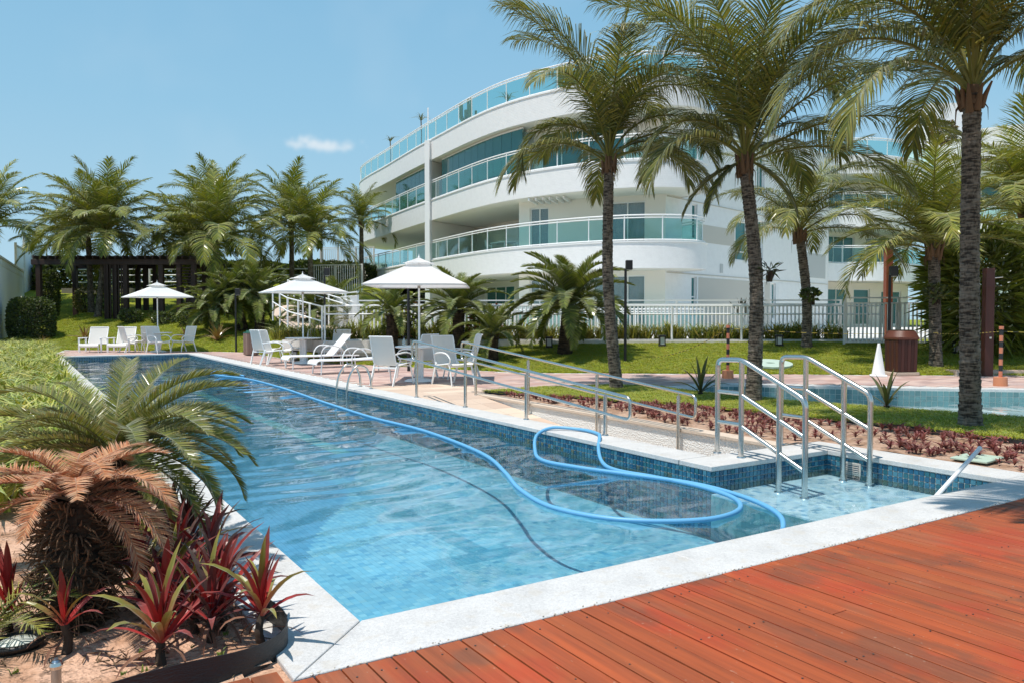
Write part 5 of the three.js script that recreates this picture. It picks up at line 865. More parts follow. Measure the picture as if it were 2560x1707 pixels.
  lounge(W(-15.62, 29.25), face(0.12, -1), 'white lounge chair facing the pool, left one of the far pair'); lounge(W(-14.62, 29.35), face(0.1, -1), 'white lounge chair facing the pool, next to the farthest table');
  // bottle on the near table
  const bt = thing('spray_bottle', 'clear spray bottle with a black pump head on the nearest table', 'bottle', T3.clone().add(W(-0.33, 0.1)).add(V3(0, 0.735, 0)));
  part('body', at(new THREE.LatheGeometry([[0, 0], [0.034, 0], [0.036, 0.01], [0.036, 0.09], [0.014, 0.13], [0.013, 0.155], [0, 0.155]].map(([x, y]) => new THREE.Vector2(x, y)), 18), 0, 0, 0), phys(0.8, 0.82, 0.8, { transmission: 0.6, roughness: 0.1, thickness: 0 }), bt); part('pump', [cyl(0.014, 0.014, 0.03, 0, 0.155, 0, 10), box(0.06, 0.014, 0.018, 0.015, 0.19, 0)], MAT.black, bt);
  // slatted bins
  const bin = thing('slatted_bin', 'round pinkish wooden slatted bin with a dark green lid, left of the middle table', 'bin', W(-9.0, 27.0), 0);
  for (let k = 0; k < 22; k++) { const a = k / 22 * 6.283; part('slat', rbox(0.066, 0.72, 0.018, 0.004, Math.sin(a) * 0.245, 0.4, Math.cos(a) * 0.245, a), mat(...[[0.30, 0.19, 0.15], [0.36, 0.24, 0.19], [0.26, 0.16, 0.13]][k % 3], { map: T.plank }), bin); }
  part('liner', cyl(0.225, 0.225, 0.74, 0, 0.02, 0, 20), MAT.black, bin); part('lid', [cyl(0.262, 0.25, 0.03, 0, 0.765, 0, 28), cyl(0.2, 0.17, 0.06, 0.02, 0.79, 0, 20)], mat(0.01, 0.09, 0.06, { roughness: 0.5 }), bin);
  const b2 = thing('slatted_bin', 'square dark red slatted bin with a brown hooded lid on the right lawn', 'bin', W(8.95, 18.0, 0.02), azTurn(0) + 0.15);
  for (let f = 0; f < 4; f++) for (let k = 0; k < 6; k++) { const g = rbox(0.075, 0.72, 0.02, 0.004, -0.2 + k * 0.08, 0.43, 0.235, 0, 0.02); const m = part('slat', g, k % 2 ? MAT.redPost : mat(0.06, 0.016, 0.01, { map: T.plank }), b2); m.rotation.y = f * Math.PI / 2; }
  part('liner', box(0.43, 0.72, 0.43, 0, 0.42, 0), MAT.black, b2); part('lid', [rbox(0.54, 0.06, 0.54, 0.015, 0, 0.82, 0), (() => { const g = new THREE.CylinderGeometry(0.29, 0.37, 0.14, 4); g.rotateY(Math.PI / 4); g.translate(0, 0.92, 0); return g; })()], mat(0.12, 0.035, 0.018, { roughness: 0.5 }), b2); part('lid_insert', rbox(0.34, 0.03, 0.34, 0.01, 0, 1.0, 0), mat(0.035, 0.028, 0.012), b2); part('plinth', rbox(0.6, 0.07, 0.5, 0.01, 0, 0.02, 0), MAT.stone, b2);
  const cone = thing('traffic_cone', 'tall plain white cone beside the dark red bin', 'cone', W(8.25, 17.6, 0.0), 0.6);
  part('body', (() => { const g = new THREE.CylinderGeometry(0.035, 0.2, 0.72, 4); g.rotateY(Math.PI / 4); g.translate(0, 0.38, 0); return clean(g); })(), MAT.whitePaint, cone); part('foot', rbox(0.36, 0.035, 0.36, 0.01, 0, 0.0175, 0), MAT.whitePaint, cone); part('hole_plug', box(0.02, 0.03, 0.02, 0, 0.66, 0.045), MAT.black, cone);
  // striped barrier posts with tape
  const band = [mat(0.62, 0.20, 0.11, { roughness: 0.6 }), mat(0.02, 0.02, 0.022)];
  const post = (p, label) => { const t = thing('barrier_post', label, 'barrier post', p, 0, 'orange and black barrier posts'); part('base', cyl(0.125, 0.12, 0.17, 0, 0, 0, 24), mat(0.62, 0.25, 0.13, { roughness: 0.7 }), t); for (let k = 0; k < 8; k++) part('stripe', cyl(0.034, 0.034, 0.115, 0, 0.17 + k * 0.115, 0, 14), band[k % 2], t); part('cap', cyl(0.042, 0.042, 0.06, 0, 1.09, 0, 14), band[0], t); };
  post(W(4.72, 17.1), 'orange and black striped barrier post behind the step handrails'); post(W(9.5, 15.2), 'orange and black striped barrier post at the right edge');
  const rope = (a, b, s) => { const n = 40, pts = Array.from({ length: n + 1 }, (_, i) => { const t = i / n; return a.clone().lerp(b, t).add(V3(0, -s * 4 * t * (1 - t), 0)); }); return pts; };
  const tapeMat = [mat(0.55, 0.42, 0.07), mat(0.03, 0.03, 0.03)];
  const tape = (pts, label) => { const t = thing('barrier_tape', label, 'tape', pts[0].clone()); const segs = [[], []]; for (let i = 0; i + 1 < pts.length; i++) segs[i % 2].push(tube([pts[i].clone().sub(pts[0]), pts[i + 1].clone().sub(pts[0])], 0.016, 6, true, 0.35)); part('yellow_stripes', segs[0], tapeMat[0], t); part('black_stripes', segs[1], tapeMat[1], t); };
  tape([...rope(W(3.4, 18.9, 0.35), W(4.72, 17.1, 1.08), 0.12), ...rope(W(4.72, 17.1, 1.08), W(10.2, 18.76, 0.95), 0.07)], 'yellow and black tape strung from the left barrier post to the palms'); tape([...rope(W(10.2, 18.76, 0.92), W(9.5, 15.2, 1.05), 0.02), ...rope(W(9.5, 15.2, 1.05), W(14, 15.4, 1.05), 0.05)], 'yellow and black tape at the right barrier post');
  solo('round_hatch', (() => { const g = prism(Array.from({ length: 36 }, (_, i) => { const a = i / 36 * 6.283, k = 0.52 * (1 + 0.012 * Math.sin(i * 2.7)); return [Math.cos(a) * k, Math.sin(a) * k]; }), -0.02, 0.035, [Array.from({ length: 16 }, (_, i) => [Math.cos(-i / 16 * 6.283) * 0.11, Math.sin(-i / 16 * 6.283) * 0.07])], 0.006); g.rotateX(0.13); return g; })(), mat(0.46, 0.56, 0.48, { roughness: 0.6 }), 'pale green round hatch with a hole, lying on the slope behind the handrails', 'hatch', W(6.35, 19.2, lawnY(6.35, 19.2) + 0.05), -YAW);
}
// ---------------------------------------------------------------- fences, lamps, pergola, walls, hedges
const along = (a, b, t) => [lerp(a[0], b[0], t), lerp(a[1], b[1], t)];
function railing(name, label, pts, H, step, rails, r = 0.024, mat_ = MAT.whitePaint, post = 0.03) {  // pts [[e, n, y], ...]
  const t = thing(name, label, 'railing', W(pts[0][0], pts[0][1], pts[0][2])), o = W(pts[0][0], pts[0][1], pts[0][2]), P = pts.map((p) => W(...p).sub(o));
  for (const h of rails) part('rail', tube(P.map((p) => p.clone().add(V3(0, h, 0))), r, 8), mat_, t);
  for (let i = 1; i < P.length; i++) { const L = P[i].distanceTo(P[i - 1]), n = Math.max(1, Math.round(L / step)); for (let k = i === 1 ? 0 : 1; k <= n; k++) { const q = P[i - 1].clone().lerp(P[i], k / n); part('post', cyl(post, post, H + 0.12, q.x, q.y - 0.12, q.z, 8), mat_, t); } }
  return t;
}
function pickets(name, label, a, b, y0, y1, top, gap, postStep, o = {}) {
  const t = thing(name, label, 'fence', W(a[0], a[1], y0)), A = V3(0, 0, 0), B = W(b[0], b[1], y0).sub(W(a[0], a[1], y0)), L = B.length(), n = Math.round(L / gap), g = clean(new THREE.CylinderGeometry(o.r || 0.022, o.r || 0.022, y1 - y0 - 0.02, 6)), h = y1 - y0, ry = -Math.atan2(B.z, B.x);
  for (let i = 0; i < n; i++) { const m = part('picket', g, MAT.whitePaint, t); m.position.copy(B).multiplyScalar((i + 0.5) / n).add(V3(0, h / 2 + 0.08, 0)); }
  for (const y of [0.08, h + 0.08, ...top]) part('rail', box(L, 0.04, 0.035, B.x / 2, y, B.z / 2, ry), MAT.whitePaint, t);
  const pn = Math.round(L / postStep); for (let i = 0; i <= pn; i++) part('post', box(0.055, Math.max(...top, h) + 0.1, 0.055, B.x * i / pn, Math.max(...top, h) / 2 - 0.03, B.z * i / pn, ry), MAT.whitePaint, t);
  return t;
}
{
  railing('terrace_railing', 'white two rail tube railing along the top of the lawn', [[-5.4, 22.6, 0.62], [10.6, 22.5, 0.62]], 1.03, 1.95, [1.02, 0.78], 0.022);
  railing('terrace_railing', 'white railing climbing beside the sloping path left of the middle parasol', [[-8.6, 28.2, 1.3], [-7.3, 25.5, 0.95], [-5.5, 22.7, 0.64]], 1.0, 1.3, [0.98, 0.55], 0.022);
  railing('terrace_railing', 'upper white railing on the far side of the sloping path', [[-9.0, 31.5, 1.75], [-6.9, 27.5, 1.2], [-4.8, 24.6, 0.7]], 1.05, 1.2, [1.03, 0.88], 0.022);
  pickets('picket_fence', 'long white picket fence with a double top rail in front of the building', [-4.8, 24.3], [9.9, 23.6], 0.6, 1.62, [1.22], 0.118, 2.45, { r: 0.028 });
  pickets('picket_fence', 'taller white picket gate panel behind the dark red bin', [9.25, 21.8], [12.15, 21.6], 0.55, 1.62, [1.3], 0.11, 1.45, { r: 0.027 });
  pickets('picket_fence', 'short white picket panel behind the thick palm with red drums beyond', [12.35, 21.9], [14.4, 22.1], 0.5, 1.5, [1.28], 0.15, 1.0);
  pickets('picket_fence', 'white picket fence climbing behind the path towards the pergola', [-4.8, 24.4], [-8.9, 33], 0.9, 1.9, [1.2], 0.13, 1.7);
  solo('fence_kerb', [wallStrip([[wx(-7.4, 25.2), wz(-7.4, 25.2)], [wx(-5.4, 22.4), wz(-5.4, 22.4)], [wx(10.8, 22.3), wz(10.8, 22.3)]], 0.3, 0.645, 0.14)], MAT.kerb, 'pale kerb at the foot of the tube railing along the lawn', 'kerb');
  const pth = (() => { const L = [[-5.5, 22.75], [-7.3, 25.6], [-8.6, 28.3], [-9.6, 31.8]], Rr = [[-3.9, 24.1], [-5.9, 27.2], [-7.2, 30], [-8.3, 33]], pos = [], idx = []; L.forEach(([e, n], i) => { const y = [0.66, 0.98, 1.34, 1.8][i] + 0.03; pos.push(wx(e, n), y, wz(e, n), wx(...Rr[i]), y, wz(...Rr[i])); if (i) { const o = i * 2; idx.push(o - 2, o - 1, o, o - 1, o + 1, o); } }); const g = new THREE.BufferGeometry(); g.setAttribute('position', new THREE.Float32BufferAttribute(pos, 3)); g.setIndex(idx); g.computeVertexNormals(); return metreUV(g); })();
  struct('sloping_path', pth, slabMats[0]);
  struct('forecourt', prism([[-5.0, 22.55], [11.4, 22.5], [11.4, 33], [16, 40], [-2, 44], [-4.6, 30]].map(([e, n]) => [wx(e, n), wz(e, n)]), 0.2, 0.675), MAT.forecourt);
  struct('forecourt', prism([[11.45, 24.5], [15.5, 24.5], [26, 43], [26, 49], [18, 45], [16.1, 40.05], [11.45, 33.1]].map(([e, n]) => [wx(e, n), wz(e, n)]), 0.2, 0.68), MAT.forecourt);
  // upper left
  pickets('picket_fence', 'white picket fence on the upper terrace beside the curved building', [-12.2, 50], [-8.6, 49], 4.55, 5.5, [1.12], 0.14, 1.4);
  pickets('picket_fence', 'white picket fence behind the low palm, below the terrace hedge', [-11.4, 44], [-8.2, 43], 2.55, 4.1, [1.6], 0.14, 1.6);
  solo('terrace_wall', wallStrip([[wx(-14, 51), wz(-14, 51)], [wx(-8, 49.6), wz(-8, 49.6)]], 1.5, 4.6, 0.3), MAT.plaster, 'pale retaining wall under the upper terrace fence', 'wall');
  railing('terrace_railing', 'white railing on the bank behind the pergola', [[-25.5, 46, 2.75], [-16.5, 45, 2.75], [-11.5, 44.5, 2.7]], 1.35, 2.4, [1.3, 0.95, 0.55], 0.035, MAT.whitePaint, 0.06);
  railing('terrace_railing', 'sloping white railing behind the pergola', [[-19.5, 42, 2.0], [-15.5, 42.5, 2.65]], 1.1, 2.0, [1.08, 0.8], 0.03);
  solo('bank_wall', wallStrip([[wx(-27, 47), wz(-27, 47)], [wx(-10, 46), wz(-10, 46)]], 1.5, 3.0, 0.25), mat(0.22, 0.2, 0.17), 'low dark wall on the bank behind the pergola', 'wall');
  // white board wall at left, stepping up the slope
  const boardWall = (label, a, b, y0, y1, n) => { const t = thing('board_wall', label, 'wall', W(a[0], a[1], y0)); const o = W(a[0], a[1], y0), B = W(b[0], b[1], y0).sub(o), L = B.length(), ry = -Math.atan2(B.z, B.x); for (let i = 0; i < n; i++) { const m = part('board', rbox(L / n - 0.012, y1 - y0, 0.05, 0.008, 0, (y1 - y0) / 2, 0), MAT.wallPaint, t); m.position.copy(B).multiplyScalar((i + 0.5) / n).add(V3(0, 0, rr(-0.006, 0.006))); m.rotation.y = ry; } part('capping', box(L + 0.04, 0.1, 0.14, B.x / 2, y1 - y0 + 0.05, B.z / 2, ry), MAT.kerb, t); part('rail', box(L, 0.12, 0.08, B.x / 2, y1 - y0 - 0.25, B.z / 2, ry), MAT.whitePaint, t); for (const k of [0, 1]) part('post', box(0.12, y1 - y0 + 0.25, 0.12, B.x * k, (y1 - y0) / 2 + 0.1, B.z * k, ry), MAT.whitePaint, t); };
  boardWall('white board wall at the left edge, lowest and nearest step', [-20.5, 31], [-27.8, 44.6], 0, 3.8, 34); boardWall('white board wall behind the hedge, taller second step', [-28.3, 44.8], [-29.5, 47.4], 0.5, 5.3, 9); boardWall('white board wall, highest step beside the pergola', [-29.5, 47.5], [-30.6, 51], 1.2, 6.1, 12);
  // lamps
  const lamp = (e, n, H, label) => { const y = lawnY(e, n), t = thing('lamp_post', label, 'lamp post', W(e, n, y), azTurn(0), 'black lamp posts on the lawn'); part('pole', cyl(0.038, 0.032, H, 0, -0.05, 0, 12), MAT.black, t); part('head', rbox(0.17, 0.24, 0.15, 0.012, 0.085, H + 0.05, 0), MAT.black, t); part('lens', box(0.13, 0.012, 0.11, 0.085, H - 0.076, 0), MAT.grey, t); };
  lamp(2.88, 19.9, 2.4, 'black lamp post with a box head right of the left tall palm'); lamp(9.15, 19.0, 2.25, 'black lamp post with a box head left of the dark red bin'); lamp(-2.55, 19.3, 2.4, 'black lamp post standing behind the largest parasol'); lamp(-5.95, 24.9, 2.4, 'thin black lamp post behind the middle parasol'); lamp(-10.4, 29.5, 2.2, 'thin black lamp post left of the slatted bin');
  const lantern = (e, n, label) => { const t = thing('bollard_light', label, 'bollard light', W(e, n, lawnY(e, n)), azTurn(0), 'black bollard lights on the lawn'); part('base', rbox(0.2, 0.06, 0.2, 0.008, 0, 0.03, 0), MAT.black, t); part('diffuser', box(0.115, 0.2, 0.115, 0, 0.17, 0), mat(0.62, 0.64, 0.62, { roughness: 0.3 }), t); part('cap', rbox(0.19, 0.05, 0.19, 0.008, 0, 0.295, 0), MAT.black, t); for (const [x, z] of [[-1, -1], [-1, 1], [1, -1], [1, 1]]) part('corner_post', box(0.022, 0.22, 0.022, x * 0.075, 0.17, z * 0.075), MAT.black, t); };
  lantern(1.04, 21.9, 'small black bollard light left of the largest cycad'); lantern(4.2, 21.9, 'small black bollard light on the lawn between the left and middle palms'); lantern(7.4, 21.7, 'small black bollard light beyond the round hatch'); lantern(9.6, 19.6, 'small black bollard light by the dark red bin'); lantern(11.6, 20.4, 'small black bollard light near the thick palm'); lantern(-6.6, 23.8, 'small black bollard light left of the middle parasol pole'); lantern(-5.25, 23.2, 'small black bollard light right of the middle parasol pole'); lantern(-3.15, 20.8, 'small black bollard light behind the nearest table');
  // shower posts
  const shower = (p, label) => { const t = thing('shower_post', label, 'shower', p, azTurn(0)); part('post', rbox(0.2, 2.45, 0.16, 0.01, 0, 1.2, 0), MAT.redPost, t); part('shower_arm', [bar(V3(0.06, 2.0, 0.08), V3(0.1, 2.02, 0.3), 0.012), cyl(0.02, 0.1, 0.03, 0.1, 1.98, 0.32, 16)], MAT.steel, t); part('side_arm', bar(V3(0.1, 2.2, 0), V3(0.3, 2.22, 0.03), 0.014), MAT.steel, t); part('tap', [cyl(0.03, 0.03, 0.04, 0, 0.84, 0.1, 12)], MAT.steel, t); };
  shower(W(10.75, 17.7, lawnY(10.75, 17.7)), 'dark red wooden shower post right of the thick palm'); shower(W(12.1, 18.2, lawnY(12.1, 18.2)), 'dark red wooden shower post cut by the right edge');
  struct('shower_tray', prism([[10.2, 17.95], [13.2, 17.95], [13.2, 18.9], [10.2, 18.9]].map(([e, n]) => [wx(e, n), wz(e, n)]), -0.2, 0.1), MAT.rampFloor);
  const op = thing('timber_post', 'tall orange brown timber post rising behind the gate', 'post', W(11.6, 24.2, 0.5), azTurn(0)); part('shaft', rbox(0.21, 3.1, 0.2, 0.01, 0, 1.5, 0), MAT.orangePost, op); part('cap', rbox(0.23, 0.05, 0.22, 0.008, 0, 3.07, 0), MAT.orangePost, op);
  for (const [e, label] of [[13.0, 'red drum behind the white pickets, left one'], [13.45, 'red drum behind the white pickets, right one']]) { const t = thing('red_drum', label, 'drum', W(e, 22.8, 0.4)); part('body', cyl(0.2, 0.2, 0.75, 0, 0.05, 0, 18), mat(0.4, 0.02, 0.018, { roughness: 0.4 }), t); part('cap', cyl(0.17, 0.1, 0.1, 0, 0.8, 0, 18), mat(0.4, 0.02, 0.018, { roughness: 0.4 }), t); }
  // pergola
  {
    const y = lawnY(-19, 38), p = thing('pergola', 'dark brown timber pergola on the slope among the palms', 'pergola', W(-22.7, 37.4, y - 0.1)), o = W(-22.7, 37.4, y - 0.1), q = (e, n, h) => W(e, n, 0).sub(W(-22.7, 37.4, 0)).add(V3(0, h, 0)), ry = -Math.atan2(wz(1, 0), wx(1, 0));
    const E = [-22.6, -19.35, -18.95, -18.45, -16.75, -15.9, -15.2];
    for (const e of E) for (const n of [37.5, 40.6]) { const c = q(e, n, 1.35); part('post', rbox(0.22, 2.75, 0.2, 0.01, c.x, c.y, c.z, ry), MAT.pergola, p); }
    for (const n of [37.42, 40.7]) { const c = q(-18.9, n, 2.72); part('beam', rbox(8.0, 0.26, 0.1, 0.01, c.x, c.y, c.z, ry), MAT.pergola, p); }
    for (let k = 0; k < 22; k++) { const c = q(-22.6 + k * 0.352, 39.05, 2.93); part('rafter', rbox(0.07, 0.16, 4.0, 0.008, c.x, c.y, c.z, ry), MAT.pergola, p); }
    for (const [e0, e1, n] of [[-18.9, -18.45, 37.5], [-16.75, -15.2, 40.6], [-15.9, -15.2, 37.5]]) for (let k = 0; k < 16; k++) { const c = q((e0 + e1) / 2, n, 0.35 + k * 0.14); part('slat', box(e1 - e0, 0.045, 0.03, c.x, c.y, c.z, ry), MAT.pergola, p); }
    for (const e of [-19.35, -18.95]) for (let k = 0; k < 4; k++) { const c = q(e - 0.05 + k * 0.13, 37.4, 1.35); part('slat', box(0.06, 2.6, 0.03, c.x, c.y, c.z, ry), MAT.pergola, p); }
  }
  // hedges and shrubs of real leaves
  const HED = [[0.075, 0.115, 0.01], [0.115, 0.16, 0.014], [0.17, 0.215, 0.02], [0.05, 0.08, 0.008]];
  function bush(name, label, p, size, n, leafL, tones, shape = 2.6, o = {}) {
    const t = thing(name, label, o.cat || 'shrub', p, 0), pos = [], nor = [], col = [];
    for (let i = 0; i < n; i++) {
      let x, y, z, k; do { x = rr(-1, 1); y = rr(-1, 1); z = rr(-1, 1); k = Math.pow(Math.abs(x), shape) + Math.pow(Math.abs(y), shape) + Math.pow(Math.abs(z), shape); } while (k > 1 || k < 0.35 || k > 0.6 + 0.5 * fbm(x * 2 + 5, y * 2 + z * 1.7 + 8, 3));
      const c = V3(x * size[0], size[1] * (1 + y) * 0.5 * (o.full || 1) + 0.02, z * size[2]), d = V3(x + rr(-0.8, 0.8), y * 0.4 + rr(-0.2, 0.9), z + rr(-0.8, 0.8)).normalize(), s = V3(rr(-1, 1), rr(-1, 1), rr(-1, 1)).cross(d).normalize(), L = leafL * rr(0.7, 1.2), w = L * (o.aspect || 0.28), nn = s.clone().cross(d); if (nn.y < 0) nn.negate();
      const A = c.clone(), M1 = c.clone().addScaledVector(d, L * 0.5).addScaledVector(s, w), M2 = c.clone().addScaledVector(d, L * 0.5).addScaledVector(s, -w), B = c.clone().addScaledVector(d, L).add(V3(0, -L * 0.15, 0)), q = tones[Math.floor(R() * tones.length)], v = rr(0.8, 1.2);
      for (const pt of [A, M1, B, A, B, M2]) { pos.push(pt.x, pt.y, pt.z); nor.push(nn.x, nn.y, nn.z); col.push(q[0] * v, q[1] * v, q[2] * v); }
    }
    const g = new THREE.BufferGeometry(); g.setAttribute('position', new THREE.Float32BufferAttribute(pos, 3)); g.setAttribute('normal', new THREE.Float32BufferAttribute(nor, 3)); g.setAttribute('color', new THREE.Float32BufferAttribute(col, 3)); g.setAttribute('uv', new THREE.Float32BufferAttribute(new Float32Array(pos.length / 3 * 2), 2)); g.computeVertexNormals();
    part('foliage', g, MAT.leaf, t); const st = []; for (let k = 0; k < 7; k++) st.push(tube([V3(rr(-0.4, 0.4) * size[0], -0.1, rr(-0.4, 0.4) * size[2]), V3(rr(-0.7, 0.7) * size[0], size[1] * 0.7, rr(-0.7, 0.7) * size[2])], 0.02, 5)); part('stem', st, MAT.fibreDark, t); return t;
  }
  const sl = (e, n, dy = 0) => W(e, n, lawnY(e, n) + dy);
  bush('hedge', 'dense rounded green hedge in front of the white wall at left', W(-20.55, 33.5, 0.18), [0.9, 1.95, 0.85], 9000, 0.13, HED, 3.4);
  bush('shrub', 'tall green shrub against the white wall by the pergola', W(-23.1, 39.2, 1.0), [0.42, 2.7, 0.5], 3500, 0.14, HED);
  bush('shrub', 'yellow leaved shrub under the left end of the pergola', sl(-21.7, 40.6), [0.9, 1.5, 0.6], 1600, 0.16, [[0.2, 0.2, 0.03], [0.1, 0.13, 0.02], [0.26, 0.22, 0.05]]);
  bush('hedge', 'dark hedge along the upper terrace fence by the curved building', W(-10.2, 47.8, 3.3), [2.2, 1.3, 0.6], 5000, 0.17, HED, 3);
  for (const [e, label, sx] of [[-27.5, 'dark leafy hedge on the far bank at the left edge', 2.6], [-22.3, 'dark leafy hedge on the far bank behind the left half of the pergola', 2.7], [-17.0, 'dark leafy hedge on the far bank behind the right half of the pergola', 2.7], [-11.9, 'dark leafy hedge on the far bank below the utility pole', 2.5]]) bush('hedge', label, W(e, 50.5, 2.4), [sx + 0.2, 2.3, 1.2], 6000, 0.42, HED, 4);
  bush('shrub', 'small leafy shrub by the pergola centre post', sl(-17.7, 36.4), [0.5, 0.65, 0.4], 700, 0.13, HED); bush('shrub', 'low shrub right of the pergola posts', sl(-14.4, 35.2), [0.7, 0.6, 0.5], 900, 0.13, HED); bush('shrub', 'low shrub between the pergola and the palms', sl(-15.9, 35.8), [0.5, 0.55, 0.4], 600, 0.13, HED);
  bush('shrub', 'flowering shrub climbing the railing left of the largest parasol pole', W(-3.0, 22.9, 0.6), [0.5, 1.2, 0.25], 420, 0.13, [[0.2, 0.22, 0.04], [0.12, 0.17, 0.03], [0.45, 0.16, 0.04]]); bush('shrub', 'thin flowering shrub behind the low cycad', W(-0.75, 22.9, 0.6), [0.6, 1.1, 0.25], 380, 0.13, [[0.2, 0.22, 0.04], [0.12, 0.17, 0.03], [0.45, 0.12, 0.04]]);
  bush('pandanus', 'tall thicket of long strap leaves behind the shower posts', sl(12.6, 20.6), [1.7, 3.1, 1.1], 4200, 0.75, [[0.16, 0.21, 0.012], [0.24, 0.29, 0.015], [0.36, 0.39, 0.03]], 2.6, { aspect: 0.045 });
  bush('shrub', 'orange brown planter shrub on the roof terrace of the right building', W(24.3, 44.5, 11.0), [0.8, 1.3, 0.6], 700, 0.22, [[0.25, 0.14, 0.04], [0.12, 0.13, 0.03]]);
  // tufts growing on the two palm trunks
  bush('air_plant', 'tuft of air plant on the bent palm trunk', W(8.16, 21.45, 1.75), [0.22, 0.3, 0.2], 160, 0.16, HED, 2, { cat: 'plant' }); bush('air_plant', 'tuft of air plant on the dark palm trunk behind the bin', W(10.15, 18.8, 1.72), [0.22, 0.35, 0.2], 180, 0.16, [[0.16, 0.18, 0.03], [0.09, 0.12, 0.02]], 2, { cat: 'plant' }); bush('air_plant', 'spiky air plant on the right side of the middle palm trunk', W(3.98, 12.15, 1.98), [0.14, 0.1, 0.08], 40, 0.2, [[0.05, 0.05, 0.02], [0.1, 0.13, 0.02]], 2, { cat: 'plant', aspect: 0.06 });
}
{ // coconut palm outside the frame at right, whose fronds shade the deck
  palm('coconut_palm', 'coconut palm right of the deck, only the shadow of its fronds in view', V3(7.5, -0.05, -0.9), V3(6.2, 4.3, -1.7), 0.16, 0.12, list([[180, 30, 70, 2.5], [195, 40, 80, 2.4], [165, 45, 80, 2.3], [210, 20, 60, 2.1], [0, 50, 90, 2.6], [40, 55, 90, 2.6], [320, 50, 90, 2.6], [280, 55, 90, 2.4], [90, 60, 90, 2.4], [0, 86, 30, 2.4]], 1500), {});
}
// ---------------------------------------------------------------- apartment buildings
function openWall(parent, a, b, y0, y1, th, openings, material, name = 'wall') {  // a, b on the (e, n) grid; inside is to the left of the walk
  const A = W(a[0], a[1], 0), B = W(b[0], b[1], 0), L = A.distanceTo(B), ry = -Math.atan2(B.z - A.z, B.x - A.x);
  const g = new THREE.Group(); g.position.copy(A); g.rotation.y = ry; g.name = name; parent.add(g);   // local: x along, -z inside
  const xs = [...new Set([0, L, ...openings.flatMap((o) => [o.s0, o.s1])])].sort((p, q) => p - q), cells = [];
  for (let i = 0; i + 1 < xs.length; i++) { const c = (xs[i] + xs[i + 1]) / 2, cut = openings.filter((o) => o.s0 < c && o.s1 > c).sort((p, q) => p.y0 - q.y0); let y = y0; for (const o of cut) { if (o.y0 > y) cells.push([xs[i], xs[i + 1], y, o.y0]); y = o.y1; } if (y < y1) cells.push([xs[i], xs[i + 1], y, y1]); }
  part('wall_face', metreUV(join(cells.map(([p, q, s, t]) => box(q - p, t - s, th, (p + q) / 2, (s + t) / 2, -th / 2)))), material, g);
  for (const o of openings) {
    const w = o.s1 - o.s0, h = o.y1 - o.y0, cx = (o.s0 + o.s1) / 2, cy = (o.y0 + o.y1) / 2, f = o.f || 0.05, z = -Math.min(0.12, th - 0.02);
    const n = o.n || 1, bars = [box(w, f, 0.06, cx, o.y1 - f / 2, z), box(w, f, 0.06, cx, o.y0 + f / 2, z)]; for (let k = 0; k <= n; k++) bars.push(box(f, h - 2 * f, 0.06, clamp(o.s0 + w * k / n, o.s0 + f / 2, o.s1 - f / 2), cy, z)); if (o.mid) bars.push(box(w - 2 * f, f, 0.06, cx, o.mid, z));
    part('window_frame', bars, MAT.whitePaint, g);
    for (let k = 0; k < n; k++) part('pane', box(w / n - f, h - f, 0.008, o.s0 + w * (k + 0.5) / n, cy, z - 0.012), o.dark ? MAT.glassDark : MAT.windowGlass, g);
    if (o.curtain) { const m = 30, pos = [], idx = []; for (let i = 0; i <= m; i++) { const x = o.s0 + w * i / m, d = z - 0.12 - 0.03 * Math.sin(i * 1.9) - 0.015 * Math.sin(i * 0.7); pos.push(x, o.y0, d, x, o.y1, d); if (i) { const k = i * 2; idx.push(k - 2, k, k - 1, k, k + 1, k - 1); } } const cg = new THREE.BufferGeometry(); cg.setAttribute('position', new THREE.Float32BufferAttribute(pos, 3)); cg.setIndex(idx); cg.computeVertexNormals(); part('curtain', clean(cg), MAT.curtain, g); }
    const rd = 1.9, zc = -th - rd / 2 - 0.005; part('room', [box(w + 0.1, h + 0.1, 0.05, cx, cy, -th - rd), box(0.05, h + 0.1, rd, o.s0 - 0.06, cy, zc), box(0.05, h + 0.1, rd, o.s1 + 0.06, cy, zc), box(w + 0.1, 0.05, rd, cx, o.y0 - 0.06, zc), box(w + 0.1, 0.05, rd, cx, o.y1 + 0.06, zc)], MAT.interior, g);
  }
  return g;
}
function balustrade(parent, pts, y, h, step, o = {}) {  // glass panels with posts between a low and two top rails, along plan points
  const c = new THREE.CatmullRomCurve3(pts.map(([x, z]) => V3(x, 0, z)), false, 'centripetal'), L = c.getLength(), n = Math.round(L / step), S = Array.from({ length: n + 1 }, (_, k) => c.getPointAt(k / n));
  const fine = c.getSpacedPoints(Math.max(20, n * 4));
  for (const [q, r] of [[y + h, 0.03], [y + h - 0.1, 0.022], [y + 0.05, 0.028]]) part('rail', tube(fine.map((p) => V3(p.x, q, p.z)), r, 6), MAT.whitePaint, parent);
  for (let k = 0; k < n; k++) { const a = S[k], b = S[k + 1], l = a.distanceTo(b), ry = -Math.atan2(b.z - a.z, b.x - a.x), m = part('glass_panel', box(l - 0.05, h - 0.2, 0.01, 0, 0, 0), MAT.glass, parent); m.position.set((a.x + b.x) / 2, y + (h - 0.1) / 2 + 0.02, (a.z + b.z) / 2); m.rotation.y = ry; }
  for (const p of S) part('post', box(0.035, h - 0.04, 0.035, p.x, y + h / 2, p.z), MAT.whitePaint, parent);
}
const sitePts = (l) => l.map(([e, n]) => [wx(e, n), wz(e, n)]);
